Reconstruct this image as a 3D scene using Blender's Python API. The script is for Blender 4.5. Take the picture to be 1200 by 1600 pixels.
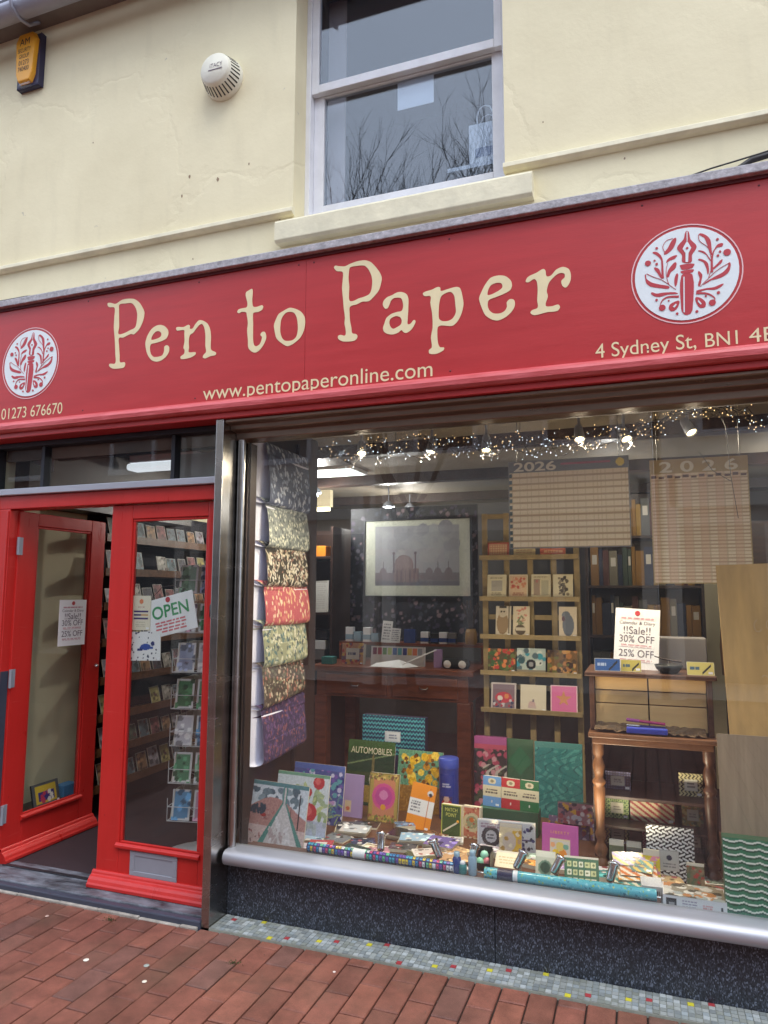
import bpy, bmesh, math, random
import numpy as np
from mathutils import Matrix, Vector

# ---------------------------------------------------------------- camera, sky, sun, exposure
scene = bpy.context.scene
for _o in list(bpy.data.objects):
    bpy.data.objects.remove(_o)
COL = scene.collection
R = math.radians

cam_d = bpy.data.cameras.new('camera')
cam = bpy.data.objects.new('camera', cam_d)
COL.objects.link(cam)
cam_d.sensor_fit = 'VERTICAL'
cam_d.sensor_height = 24.0
cam_d.lens = 16.56
cam_d.clip_start = 0.05
cam_d.clip_end = 400
cam.location = (0, -3.03, 1.5)
_y, _p, _r = R(20.084), R(6.509), R(0.179)
_f = Vector((-math.sin(_y) * math.cos(_p), math.cos(_y) * math.cos(_p), math.sin(_p)))
_rt = Vector((math.cos(_y), math.sin(_y), 0))
_up = _rt.cross(_f)
_r2 = _rt * math.cos(_r) + _up * math.sin(_r)
_u2 = _up * math.cos(_r) - _rt * math.sin(_r)
cam.rotation_euler = Matrix((_r2, _u2, -_f)).transposed().to_euler()
scene.camera = cam

SUN_EL, SUN_AZ = 60.0, 140.0          # degrees; azimuth clockwise from +Y
world = bpy.data.worlds.new('World')
scene.world = world
world.use_nodes = True
_nt = world.node_tree
_nt.nodes.clear()
_sky = _nt.nodes.new('ShaderNodeTexSky')
_sky.sky_type = 'NISHITA'
_sky.sun_disc = False
_sky.sun_elevation = R(SUN_EL)
_sky.sun_rotation = R(SUN_AZ)
_sky.air_density = 1.0
_sky.dust_density = 2.0
_sky.ozone_density = 1.0
_hs = _nt.nodes.new('ShaderNodeHueSaturation')      # an overcast sky: nearly grey
_hs.inputs['Saturation'].default_value = 0.6
_bg = _nt.nodes.new('ShaderNodeBackground')
_bg.inputs['Strength'].default_value = 0.15
_wo = _nt.nodes.new('ShaderNodeOutputWorld')
_nt.links.new(_sky.outputs[0], _hs.inputs['Color'])
_cl = _nt.nodes.new('ShaderNodeMixRGB')              # an even cloud deck veils most of the clear sky
_cl.inputs[0].default_value = 0.72
_cl.inputs[2].default_value = (6.1, 7.0, 8.6, 1)
_nt.links.new(_hs.outputs[0], _cl.inputs[1])
_nt.links.new(_cl.outputs[0], _bg.inputs['Color'])
_nt.links.new(_bg.outputs[0], _wo.inputs['Surface'])

sun_d = bpy.data.lights.new('sun', 'SUN')
sun_d.energy = 0.9
sun_d.angle = R(35)
sun_d.color = (1.0, 0.985, 0.96)
sun = bpy.data.objects.new('sun', sun_d)
COL.objects.link(sun)
_sd = Vector((math.sin(R(SUN_AZ)) * math.cos(R(SUN_EL)), math.cos(R(SUN_AZ)) * math.cos(R(SUN_EL)), math.sin(R(SUN_EL))))
sun.rotation_euler = _sd.to_track_quat('Z', 'Y').to_euler()
sun.location = (0, -3, 12)

vs = scene.view_settings
vs.view_transform = 'Standard'
vs.look = 'None'
vs.exposure = 0.92
vs.gamma = 1.0
vs.use_curve_mapping = False
scene.cycles.use_denoising = True
scene.cycles.max_bounces = 8
scene.cycles.transparent_max_bounces = 16
scene.cycles.sample_clamp_indirect = 4.0
scene.cycles.caustics_reflective = False
scene.cycles.caustics_refractive = False

# ---------------------------------------------------------------- helpers
def lin(c):
    c = np.asarray(c, float) / 255.0
    return np.where(c <= 0.04045, c / 12.92, ((c + 0.055) / 1.055) ** 2.4)

def L(*c):
    return tuple(float(v) for v in lin(c)) + (1.0,)

class MB:
    """collects shapes; build() links them as one mesh object"""
    def __init__(s):
        s.v = []; s.f = []; s.sm = []
    def add(s, vs_, fs, smooth=False):
        o = len(s.v)
        s.v += [tuple(map(float, p)) for p in vs_]
        for f in fs:
            s.f.append([o + i for i in f]); s.sm.append(smooth)
        return s
    def box(s, x0, x1, y0, y1, z0, z1, M=None):
        p = [(x0, y0, z0), (x1, y0, z0), (x1, y1, z0), (x0, y1, z0), (x0, y0, z1), (x1, y0, z1), (x1, y1, z1), (x0, y1, z1)]
        if M is not None:
            p = [M @ Vector(q) for q in p]
        return s.add(p, [(0, 3, 2, 1), (4, 5, 6, 7), (0, 1, 5, 4), (1, 2, 6, 5), (2, 3, 7, 6), (3, 0, 4, 7)])
    def prism_x(s, prof, x0, x1, smooth=False):
        n = len(prof)
        v = [(x0, y, z) for y, z in prof] + [(x1, y, z) for y, z in prof]
        s.add(v, [(i, (i + 1) % n, n + (i + 1) % n, n + i) for i in range(n)], smooth)
        s.add([v[i] for i in range(n)], [tuple(range(n))[::-1]])
        s.add([v[n + i] for i in range(n)], [tuple(range(n))])
        return s
    def tube(s, pts, r, n=8, cap=True, smooth=True):
        pts = [Vector(p) for p in pts]
        rs = r if isinstance(r, (list, tuple)) else [r] * len(pts)
        v = []
        t0 = (pts[1] - pts[0]).normalized()
        a = t0.orthogonal().normalized()
        for i, p in enumerate(pts):
            t = (pts[min(i + 1, len(pts) - 1)] - pts[max(i - 1, 0)]).normalized()
            a = (a - t * a.dot(t))
            a = a.normalized() if a.length > 1e-6 else t.orthogonal().normalized()
            b = t.cross(a)
            for k in range(n):
                q = 2 * math.pi * k / n
                v.append(p + (a * math.cos(q) + b * math.sin(q)) * rs[i])
        f = []
        for i in range(len(pts) - 1):
            for k in range(n):
                f.append((i * n + k, i * n + (k + 1) % n, (i + 1) * n + (k + 1) % n, (i + 1) * n + k))
        s.add(v, f, smooth)
        if cap:
            s.add(v[:n], [tuple(range(n))[::-1]])
            s.add(v[-n:], [tuple(range(n))])
        return s
    def lathe(s, prof, c=(0, 0, 0), n=20, M=None, smooth=True):
        v = []
        for r, z in prof:
            for k in range(n):
                q = 2 * math.pi * k / n
                p = Vector((r * math.cos(q), r * math.sin(q), z))
                if M is not None:
                    p = M @ p
                v.append((p[0] + c[0], p[1] + c[1], p[2] + c[2]))
        f = []
        for i in range(len(prof) - 1):
            for k in range(n):
                f.append((i * n + k, i * n + (k + 1) % n, (i + 1) * n + (k + 1) % n, (i + 1) * n + k))
        s.add(v, f, smooth)
        if prof[0][0] > 1e-5:
            s.add(v[:n], [tuple(range(n))[::-1]])
        if prof[-1][0] > 1e-5:
            s.add(v[-n:], [tuple(range(n))])
        return s

def mworld(o):
    m = o.matrix_basis.copy()
    while o.parent:
        o = o.parent
        m = o.matrix_basis @ m
    return m

def mesh_from(v, f, name, smooth=None):
    me = bpy.data.meshes.new(name)
    me.from_pydata([tuple(p) for p in v], [], f)
    if smooth is not None:
        me.polygons.foreach_set('use_smooth', smooth if isinstance(smooth, list) else [smooth] * len(f))
    me.update()
    return me

def link(name, data, mat=None, parent=None):
    o = bpy.data.objects.new(name, data)
    COL.objects.link(o)
    if parent is not None:
        o.parent = parent
    if mat is not None and data is not None:
        if len(data.materials) == 0:
            data.materials.append(mat)
    return o

def obj(name, mb, mat, parent=None, world=True, bevel=0.0, seg=2):
    v = mb.v
    if world and parent is not None:
        mi = mworld(parent).inverted()
        v = [mi @ Vector(p) for p in v]
    me = mesh_from(v, mb.f, name, list(mb.sm))
    o = link(name, me, mat, parent)
    if bevel:
        b = o.modifiers.new('bevel', 'BEVEL')
        b.width = bevel; b.segments = seg; b.limit_method = 'ANGLE'; b.angle_limit = R(40)
    return o

def tag(o, label, cat, group=None):
    o['label'] = label; o['category'] = cat
    if group:
        o['group'] = group
    return o

def thing(name, label, cat, loc=(0, 0, 0), rot=(0, 0, 0), group=None):
    o = bpy.data.objects.new(name, None)
    COL.objects.link(o)
    o.empty_display_size = 0.05
    o.location = loc; o.rotation_euler = rot
    return tag(o, label, cat, group)

def struct(o):
    o['kind'] = 'structure'
    return o

# ---------------------------------------------------------------- materials
MAT = {}
def mat(name, base=(0.5, 0.5, 0.5, 1), rough=0.5, metal=0.0, spec=0.5, vary=0.0, vscale=6.0, bump=0.0, bscale=40.0, stretch=None, coat=0.0, second=None, detail=6.0):
    m = bpy.data.materials.new(name)
    m.use_nodes = True
    nt = m.node_tree
    bs = nt.nodes['Principled BSDF']
    bs.inputs['Base Color'].default_value = base
    bs.inputs['Roughness'].default_value = rough
    bs.inputs['Metallic'].default_value = metal
    bs.inputs['Specular IOR Level'].default_value = spec
    bs.inputs['Coat Weight'].default_value = coat
    if vary or bump:
        tc = nt.nodes.new('ShaderNodeTexCoord')
        mp = nt.nodes.new('ShaderNodeMapping')
        if stretch:
            mp.inputs['Scale'].default_value = stretch
        nt.links.new(tc.outputs['Object'], mp.inputs['Vector'])
        m['map'] = mp.name
    if vary:
        nz = nt.nodes.new('ShaderNodeTexNoise')
        nz.inputs['Scale'].default_value = vscale
        nz.inputs['Detail'].default_value = detail
        nz.inputs['Roughness'].default_value = 0.6
        nt.links.new(mp.outputs[0], nz.inputs['Vector'])
        rp = nt.nodes.new('ShaderNodeValToRGB')
        b = np.array(base[:3])
        lo = tuple(b * (1 - vary)) + (1,)
        hi = (second if second else tuple(np.clip(b * (1 + vary * 0.6), 0, 1)) + (1,))
        rp.color_ramp.elements[0].position = 0.3; rp.color_ramp.elements[0].color = lo
        rp.color_ramp.elements[1].position = 0.72; rp.color_ramp.elements[1].color = hi
        nt.links.new(nz.outputs[0], rp.inputs[0])
        nt.links.new(rp.outputs[0], bs.inputs['Base Color'])
        mr = nt.nodes.new('ShaderNodeMapRange')
        mr.inputs['To Min'].default_value = max(0, rough - 0.1); mr.inputs['To Max'].default_value = min(1, rough + 0.12)
        nt.links.new(nz.outputs[0], mr.inputs[0])
        nt.links.new(mr.outputs[0], bs.inputs['Roughness'])
    if bump:
        n2 = nt.nodes.new('ShaderNodeTexNoise')
        n2.inputs['Scale'].default_value = bscale
        n2.inputs['Detail'].default_value = 5
        nt.links.new(mp.outputs[0], n2.inputs['Vector'])
        bp = nt.nodes.new('ShaderNodeBump')
        bp.inputs['Strength'].default_value = bump
        bp.inputs['Distance'].default_value = 0.01
        nt.links.new(n2.outputs[0], bp.inputs['Height'])
        nt.links.new(bp.outputs[0], bs.inputs['Normal'])
    MAT[name] = m
    return m

def emit(name, col, strength):
    m = bpy.data.materials.new(name)
    m.use_nodes = True
    nt = m.node_tree
    bs = nt.nodes['Principled BSDF']
    bs.inputs['Base Color'].default_value = (0.8, 0.8, 0.8, 1)
    bs.inputs['Emission Color'].default_value = col
    bs.inputs['Emission Strength'].default_value = strength
    MAT[name] = m
    return m

def glass(name, tint=(1, 1, 1, 1), f0=0.045, rough=0.0, haze=0.0):
    m = bpy.data.materials.new(name)
    m.use_nodes = True
    nt = m.node_tree
    nt.nodes.clear()
    lw = nt.nodes.new('ShaderNodeLayerWeight'); lw.inputs['Blend'].default_value = 0.5
    pw = nt.nodes.new('ShaderNodeMath'); pw.operation = 'POWER'; pw.inputs[1].default_value = 5
    ma = nt.nodes.new('ShaderNodeMath'); ma.operation = 'MULTIPLY_ADD'; ma.inputs[1].default_value = 1 - f0; ma.inputs[2].default_value = f0
    tr = nt.nodes.new('ShaderNodeBsdfTransparent'); tr.inputs['Color'].default_value = tint
    gl = nt.nodes.new('ShaderNodeBsdfGlossy'); gl.inputs['Roughness'].default_value = rough
    mx = nt.nodes.new('ShaderNodeMixShader')
    out = nt.nodes.new('ShaderNodeOutputMaterial')
    nt.links.new(lw.outputs['Facing'], pw.inputs[0]); nt.links.new(pw.outputs[0], ma.inputs[0])
    nt.links.new(ma.outputs[0], mx.inputs[0]); nt.links.new(tr.outputs[0], mx.inputs[1]); nt.links.new(gl.outputs[0], mx.inputs[2])
    last = mx
    if haze:                       # uneven dusty film, added to lay the pale veil of reflections on the pane
        tc = nt.nodes.new('ShaderNodeTexCoord')
        mp = nt.nodes.new('ShaderNodeMapping'); mp.inputs['Scale'].default_value = (1.0, 1.0, 0.45); mp.inputs['Rotation'].default_value = (0, 0.5, 0)
        nz = nt.nodes.new('ShaderNodeTexNoise'); nz.inputs['Scale'].default_value = 3.2; nz.inputs['Detail'].default_value = 9; nz.inputs['Roughness'].default_value = 0.65; nz.inputs['Distortion'].default_value = 1.2
        mr = nt.nodes.new('ShaderNodeMapRange'); mr.inputs['From Min'].default_value = 0.3; mr.inputs['From Max'].default_value = 0.75; mr.inputs['To Min'].default_value = haze * 0.25; mr.inputs['To Max'].default_value = haze * 1.2
        df_ = nt.nodes.new('ShaderNodeBsdfDiffuse'); df_.inputs['Color'].default_value = (.8, .8, .8, 1)
        m2 = nt.nodes.new('ShaderNodeMixShader')
        nt.links.new(tc.outputs['Object'], mp.inputs['Vector']); nt.links.new(mp.outputs[0], nz.inputs['Vector']); nt.links.new(nz.outputs[0], mr.inputs[0])
        nt.links.new(mr.outputs[0], m2.inputs[0]); nt.links.new(mx.outputs[0], m2.inputs[1]); nt.links.new(df_.outputs[0], m2.inputs[2])
        last = m2
    nt.links.new(last.outputs[0], out.inputs['Surface'])
    MAT[name] = m
    return m

def attr_mat(name, rough=0.5, spec=0.4, bump=0.0):
    m = mat(name, rough=rough, spec=spec, bump=bump, bscale=60)
    nt = m.node_tree
    at = nt.nodes.new('ShaderNodeAttribute'); at.attribute_name = 'Col'
    nt.links.new(at.outputs['Color'], nt.nodes['Principled BSDF'].inputs['Base Color'])
    return m

def nodes_of(m):
    return m.node_tree, m.node_tree.nodes['Principled BSDF']

# painted render: cream, with faint patches of repair, blown flakes and water stains of their own shape
def make_render():
    m = mat('cream_render', L(232, 222, 190), 0.7, spec=0.3, vary=0.0, bump=0.0)
    nt, bs = nodes_of(m)
    N = nt.nodes.new; K = nt.links.new
    tc = N('ShaderNodeTexCoord')
    big = N('ShaderNodeTexNoise'); big.inputs['Scale'].default_value = 1.7; big.inputs['Detail'].default_value = 8; big.inputs['Roughness'].default_value = 0.62
    K(tc.outputs['Object'], big.inputs['Vector'])
    rp = N('ShaderNodeValToRGB')
    rp.color_ramp.elements[0].position = 0.25; rp.color_ramp.elements[0].color = L(222, 211, 176)
    rp.color_ramp.elements[1].position = 0.7; rp.color_ramp.elements[1].color = L(237, 227, 192)
    K(big.outputs[0], rp.inputs[0])
    mp = N('ShaderNodeMapping'); mp.inputs['Scale'].default_value = (7, 7, 1.2)
    K(tc.outputs['Object'], mp.inputs['Vector'])
    st = N('ShaderNodeTexNoise'); st.inputs['Scale'].default_value = 1.6; st.inputs['Detail'].default_value = 6
    K(mp.outputs[0], st.inputs['Vector'])
    sr = N('ShaderNodeValToRGB'); sr.color_ramp.elements[0].position = 0.55; sr.color_ramp.elements[1].position = 0.85
    sr.color_ramp.elements[1].color = (0.22, 0.22, 0.22, 1)
    K(st.outputs[0], sr.inputs[0])
    mx = N('ShaderNodeMixRGB'); mx.inputs[2].default_value = L(190, 180, 150)
    K(sr.outputs[0], mx.inputs[0]); K(rp.outputs[0], mx.inputs[1])
    vo = N('ShaderNodeTexNoise'); vo.inputs['Scale'].default_value = 11; vo.inputs['Detail'].default_value = 3
    K(tc.outputs['Object'], vo.inputs['Vector'])
    vr = N('ShaderNodeValToRGB'); vr.color_ramp.elements[0].position = 0.735; vr.color_ramp.elements[1].position = 0.76
    K(vo.outputs[0], vr.inputs[0])
    m2 = N('ShaderNodeMixRGB'); m2.inputs[2].default_value = L(196, 188, 166)
    K(vr.outputs[0], m2.inputs[0]); K(mx.outputs[0], m2.inputs[1])
    K(m2.outputs[0], bs.inputs['Base Color'])
    fine = N('ShaderNodeTexNoise'); fine.inputs['Scale'].default_value = 55; fine.inputs['Detail'].default_value = 5
    K(tc.outputs['Object'], fine.inputs['Vector'])
    crk = N('ShaderNodeTexVoronoi'); crk.feature = 'DISTANCE_TO_EDGE'; crk.inputs['Scale'].default_value = 1.6
    dn = N('ShaderNodeTexNoise'); dn.inputs['Scale'].default_value = 3.0; dn.inputs['Detail'].default_value = 6
    K(tc.outputs['Object'], dn.inputs['Vector'])
    ad = N('ShaderNodeMixRGB'); ad.inputs[0].default_value = 0.45
    K(tc.outputs['Object'], ad.inputs[1]); K(dn.outputs['Color'], ad.inputs[2]); K(ad.outputs[0], crk.inputs['Vector'])
    cr = N('ShaderNodeMapRange'); cr.inputs['From Max'].default_value = 0.035
    K(crk.outputs[0], cr.inputs[0])
    s1 = N('ShaderNodeMath'); s1.operation = 'MULTIPLY_ADD'; s1.inputs[1].default_value = 0.09
    K(fine.outputs[0], s1.inputs[0]); K(big.outputs[0], s1.inputs[2])
    s2 = N('ShaderNodeMath'); s2.operation = 'MULTIPLY_ADD'; s2.inputs[1].default_value = 0.19
    K(cr.outputs[0], s2.inputs[0]); K(s1.outputs[0], s2.inputs[2])
    bp = N('ShaderNodeBump'); bp.inputs['Strength'].default_value = 0.55; bp.inputs['Distance'].default_value = 0.012
    K(s2.outputs[0], bp.inputs['Height']); K(bp.outputs[0], bs.inputs['Normal'])
make_render()

def make_granite():
    m = mat('granite', (0.03, 0.033, 0.04, 1), 0.42, spec=0.5)
    nt, bs = nodes_of(m); N = nt.nodes.new; K = nt.links.new
    tc = N('ShaderNodeTexCoord')
    vo = N('ShaderNodeTexVoronoi'); vo.inputs['Scale'].default_value = 185
    mp = N('ShaderNodeMapping'); mp.inputs['Scale'].default_value = (1.6, 1, 0.8); mp.inputs['Rotation'].default_value = (0, 0.6, 0)
    K(tc.outputs['Object'], mp.inputs['Vector']); K(mp.outputs[0], vo.inputs['Vector'])
    rp = N('ShaderNodeValToRGB')
    e = rp.color_ramp.elements
    e[0].position = 0.0; e[0].color = (0.012, 0.014, 0.018, 1)
    e[1].position = 1.0; e[1].color = (0.17, 0.20, 0.26, 1)
    q = e.new(0.55); q.color = (0.028, 0.032, 0.042, 1)
    q = e.new(0.8); q.color = (0.05, 0.058, 0.078, 1)
    sp = N('ShaderNodeSeparateColor'); K(vo.outputs['Color'], sp.inputs[0]); K(sp.outputs[0], rp.inputs[0])
    K(rp.outputs[0], bs.inputs['Base Color'])
make_granite()

def make_paver():
    m = mat('clay_paver', (0.2, 0.07, 0.05, 1), 0.7, spec=0.35)
    nt, bs = nodes_of(m); N = nt.nodes.new; K = nt.links.new
    oi = N('ShaderNodeObjectInfo')
    rp = N('ShaderNodeValToRGB'); e = rp.color_ramp.elements
    e[0].position = 0; e[0].color = L(106, 68, 57)
    e[1].position = 1; e[1].color = L(142, 91, 76)
    for p_, c in ((0.2, (131, 82, 69)), (0.42, (118, 74, 62)), (0.6, (114, 82, 75)), (0.66, (136, 86, 71)), (0.85, (124, 76, 65))):
        q = e.new(p_); q.color = L(*c)
    K(oi.outputs['Random'], rp.inputs[0])
    ge = N('ShaderNodeNewGeometry')
    nz = N('ShaderNodeTexNoise'); nz.inputs['Scale'].default_value = 9; nz.inputs['Detail'].default_value = 8; nz.inputs['Roughness'].default_value = 0.65
    K(ge.outputs['Position'], nz.inputs['Vector'])
    n2 = N('ShaderNodeTexNoise'); n2.inputs['Scale'].default_value = 260; n2.inputs['Detail'].default_value = 3
    K(ge.outputs['Position'], n2.inputs['Vector'])
    mr = N('ShaderNodeMapRange'); mr.inputs['From Min'].default_value = 0.3; mr.inputs['From Max'].default_value = 0.72; mr.inputs['To Min'].default_value = 0.6; mr.inputs['To Max'].default_value = 1.28
    K(nz.outputs[0], mr.inputs[0])
    mm = N('ShaderNodeMath'); mm.operation = 'MULTIPLY_ADD'; mm.inputs[1].default_value = 0.7; mm.inputs[2].default_value = -0.35
    K(n2.outputs[0], mm.inputs[0])
    sm = N('ShaderNodeMath'); K(mr.outputs[0], sm.inputs[0]); K(mm.outputs[0], sm.inputs[1])
    cm = N('ShaderNodeMixRGB'); cm.blend_type = 'MULTIPLY'; cm.inputs[0].default_value = 1
    K(rp.outputs[0], cm.inputs[1]); K(sm.outputs[0], cm.inputs[2])
    # moss and grime blotches
    n3 = N('ShaderNodeTexNoise'); n3.inputs['Scale'].default_value = 2.6; n3.inputs['Detail'].default_value = 7
    K(ge.outputs['Position'], n3.inputs['Vector'])
    r3 = N('ShaderNodeValToRGB'); r3.color_ramp.elements[0].position = 0.5; r3.color_ramp.elements[1].position = 0.74; r3.color_ramp.elements[1].color = (0.55, 0.55, 0.55, 1)
    K(n3.outputs[0], r3.inputs[0])
    gm = N('ShaderNodeMixRGB'); gm.inputs[2].default_value = L(84, 72, 58)
    K(r3.outputs[0], gm.inputs[0]); K(cm.outputs[0], gm.inputs[1])
    K(gm.outputs[0], bs.inputs['Base Color'])
    rr = N('ShaderNodeMapRange'); rr.inputs['To Min'].default_value = 0.42; rr.inputs['To Max'].default_value = 0.8
    K(n3.outputs[0], rr.inputs[0]); K(rr.outputs[0], bs.inputs['Roughness'])
    bp = N('ShaderNodeBump'); bp.inputs['Strength'].default_value = 0.6; bp.inputs['Distance'].default_value = 0.003
    K(n2.outputs[0], bp.inputs['Height']); K(bp.outputs[0], bs.inputs['Normal'])
make_paver()

mat('fascia_red', L(184, 48, 50), 0.36, spec=0.5, vary=0.10, vscale=3.0, stretch=(1, 1, 9), bump=0.05, bscale=30)
mat('bead_red', L(206, 76, 76), 0.38, vary=0.22, vscale=9, stretch=(0.6, 4, 4), bump=0.25, bscale=30, second=L(212, 104, 108))
mat('door_red', L(194, 42, 38), 0.3, spec=0.5, vary=0.08, vscale=4, bump=0.06, bscale=25, stretch=(3, 3, .6))
def make_door():
    m = MAT['door_red']; nt, bs = nodes_of(m); N = nt.nodes.new; K = nt.links.new
    src = bs.inputs['Base Color'].links[0].from_socket
    tc = N('ShaderNodeTexCoord')
    ch = N('ShaderNodeTexNoise'); ch.inputs['Scale'].default_value = 38; ch.inputs['Detail'].default_value = 6; ch.inputs['Roughness'].default_value = 0.7
    K(tc.outputs['Object'], ch.inputs['Vector'])
    r1 = N('ShaderNodeValToRGB'); r1.color_ramp.elements[0].position = 0.67; r1.color_ramp.elements[1].position = 0.70
    K(ch.outputs[0], r1.inputs[0])
    m1 = N('ShaderNodeMixRGB'); m1.inputs[2].default_value = L(112, 22, 24); K(r1.outputs[0], m1.inputs[0]); K(src, m1.inputs[1])
    mp = N('ShaderNodeMapping'); mp.inputs['Scale'].default_value = (1, 1, 14); K(tc.outputs['Object'], mp.inputs['Vector'])
    sc = N('ShaderNodeTexNoise'); sc.inputs['Scale'].default_value = 5; sc.inputs['Detail'].default_value = 7; K(mp.outputs[0], sc.inputs['Vector'])
    r2 = N('ShaderNodeValToRGB'); r2.color_ramp.elements[0].position = 0.62; r2.color_ramp.elements[1].position = 0.8; r2.color_ramp.elements[1].color = (.4, .4, .4, 1)
    K(sc.outputs[0], r2.inputs[0])
    m2 = N('ShaderNodeMixRGB'); m2.inputs[2].default_value = L(206, 96, 88); K(r2.outputs[0], m2.inputs[0]); K(m1.outputs[0], m2.inputs[1])
    K(m2.outputs[0], bs.inputs['Base Color'])
make_door()
mat('sign_cream', L(232, 216, 172), 0.5, vary=0.05, vscale=20)
mat('logo_white', L(226, 234, 236), 0.45, vary=0.04, vscale=12)
mat('logo_red', L(184, 54, 64), 0.45, vary=0.04, vscale=12)
mat('logo_pink', L(232, 190, 192), 0.45)
mat('lead_cap', L(176, 172, 176), 0.6, vary=0.4, vscale=45, bump=0.3, bscale=70)
mat('stainless', (0.36, 0.345, 0.33, 1), 0.24, metal=1.0, vary=0.2, vscale=2.2, stretch=(1, 1, 6))
mat('bureau_wood', L(86, 54, 36), 0.4, vary=0.4, vscale=5, stretch=(1, 6, 6), bump=0.08, bscale=30)
mat('bronze_frame', L(138, 122, 110), 0.3, metal=0.75, vary=0.2, vscale=7, stretch=(0.6, 3, 3))
mat('aluminium', (0.46, 0.47, 0.52, 1), 0.48, metal=0.6, vary=0.08, vscale=3, stretch=(0.4, 5, 5), bump=0.02, bscale=60)
mat('white_gloss_paint', L(224, 224, 228), 0.4, vary=0.10, vscale=9, bump=0.08, bscale=30)
mat('sill_paint', L(230, 222, 192), 0.55, vary=0.16, vscale=7, bump=0.3, bscale=22)
mat('threshold_slate', L(62, 66, 76), 0.45, vary=0.6, vscale=9, stretch=(1, 3, 1), bump=0.5, bscale=24, second=L(132, 136, 146))
mat('threshold_mortar', L(166, 158, 148), 0.8, vary=0.45, vscale=16, bump=0.5, bscale=40)
mat('joint_sand', L(48, 38, 34), 0.95, vary=0.4, vscale=30, bump=0.4, bscale=120)
mat('carpet', L(52, 34, 40), 0.95, vary=0.25, vscale=50, bump=0.4, bscale=220)
mat('jamb_slate', L(62, 66, 80), 0.45, vary=0.1)
mat('steel_grey', L(150, 154, 164), 0.4, metal=0.15, vary=0.06, vscale=10)
mat('steel_dark', L(52, 54, 60), 0.45, metal=0.5)
mat('chrome', (0.75, 0.75, 0.76, 1), 0.14, metal=1.0)
mat('black', L(20, 20, 22), 0.45)
mat('black_lettering', L(38, 36, 40), 0.6)
mat('gutter_paint', L(150, 152, 166), 0.45, vary=0.15, vscale=5, bump=0.05)
mat('soffit', L(120, 112, 106), 0.7, vary=0.25, vscale=5)
mat('roof_slate', L(60, 60, 72), 0.6, vary=0.3, vscale=6)
mat('ceiling_board', L(136, 126, 112), 0.7, vary=0.1, vscale=4)
mat('wall_cream', L(216, 204, 170), 0.75, vary=0.08, vscale=2, bump=0.1, bscale=40)
mat('wall_grey', L(92, 88, 86), 0.8, vary=0.15, vscale=3)
mat('wood_floor', L(92, 60, 40), 0.45, vary=0.4, vscale=3, stretch=(1, 8, 1), bump=0.1, bscale=30)
mat('mahogany', L(126, 66, 40), 0.35, vary=0.45, vscale=5, stretch=(1, 6, 6), bump=0.08, bscale=30)
mat('oak_brown', L(104, 68, 42), 0.4, vary=0.4, vscale=6, stretch=(1.2, 6, 6), bump=0.1, bscale=30)
mat('oak_leg', L(112, 72, 40), 0.5, vary=0.4, vscale=8, stretch=(6, 6, 1))
mat('dark_wood', L(54, 36, 30), 0.4, vary=0.35, vscale=5, stretch=(5, 5, 1))
mat('tan_panel', L(222, 184, 126), 0.5, vary=0.12, vscale=5, stretch=(1, 5, 5))
mat('rack_wood', L(158, 138, 98), 0.55, vary=0.25, vscale=7, stretch=(2, 4, 2))
mat('kraft_board', L(208, 166, 104), 0.7, vary=0.3, vscale=5, stretch=(2.5, 2.5, .5), detail=9)
mat('grey_board', L(164, 142, 114), 0.6, vary=0.2, vscale=6, stretch=(6, 6, .5))
mat('paper_white', L(236, 236, 238), 0.6, vary=0.03, vscale=8)
mat('paper_lilac', L(226, 226, 244), 0.6)
mat('paper_cream', L(228, 216, 188), 0.65, vary=0.04, vscale=8)
mat('card_edge', L(206, 198, 182), 0.7)
mat('text_grey', L(104, 92, 104), 0.7)
mat('text_green', L(58, 148, 92), 0.5)
mat('text_red', L(186, 62, 70), 0.5)
mat('plastic_cream', L(226, 222, 204), 0.45, vary=0.06, vscale=12)
mat('plastic_amber', L(232, 164, 44), 0.35, vary=0.08, vscale=10)
mat('plastic_navy', L(38, 36, 70), 0.4)
mat('plastic_grey', L(120, 116, 116), 0.45, vary=0.1, vscale=5)
mat('wire_white', L(212, 212, 214), 0.4)
mat('cable_black', L(34, 30, 32), 0.5)
mat('green_cover', L(52, 92, 66), 0.45, vary=0.1, vscale=10)
mat('teal_cover', L(58, 124, 122), 0.45)
mat('ink_blue', L(40, 66, 130), 0.25, coat=0.4)
mat('ink_pale', L(150, 178, 196), 0.2, coat=0.4)
mat('lilac_cover', L(168, 142, 190), 0.5)
mat('orange_cover', L(228, 140, 38), 0.5)
mat('magenta_cover', L(178, 84, 152), 0.5)
mat('velvet_dark', L(36, 32, 40), 0.9)
mat('tree_bark', L(70, 60, 52), 0.9)
mat('brick_opposite', L(132, 92, 78), 0.85, vary=0.25, vscale=10)
mat('stucco_opposite', L(230, 224, 212), 0.8, vary=0.1, vscale=2)
mat('stucco_grey', L(196, 194, 190), 0.8, vary=0.1, vscale=2)
mat('far_glass', L(40, 46, 54), 0.08)
mat('street_ground', L(120, 84, 72), 0.85, vary=0.25, vscale=4)
attr_mat('printed', 0.5, 0.35)
attr_mat('printed_gloss', 0.22, 0.5)
attr_mat('tessera', 0.4, 0.5, bump=0.1)
glass('window_glass', (0.93, 0.95, 0.95, 1), 0.046, haze=.016)
glass('sash_glass', (0.84, 0.89, 0.94, 1), 0.115)
glass('door_glass', (0.93, 0.95, 0.94, 1), 0.035, haze=.012)
glass('clear_wrap', (0.95, 0.95, 0.95, 1), 0.09, 0.12)
emit('spot_glow', (1.0, 0.74, 0.36, 1), 9.0)
emit('white_glow', (0.92, 0.96, 1.0, 1), 14.0)
emit('panel_glow', (0.80, 0.95, 0.93, 1), 1.6)
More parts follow.
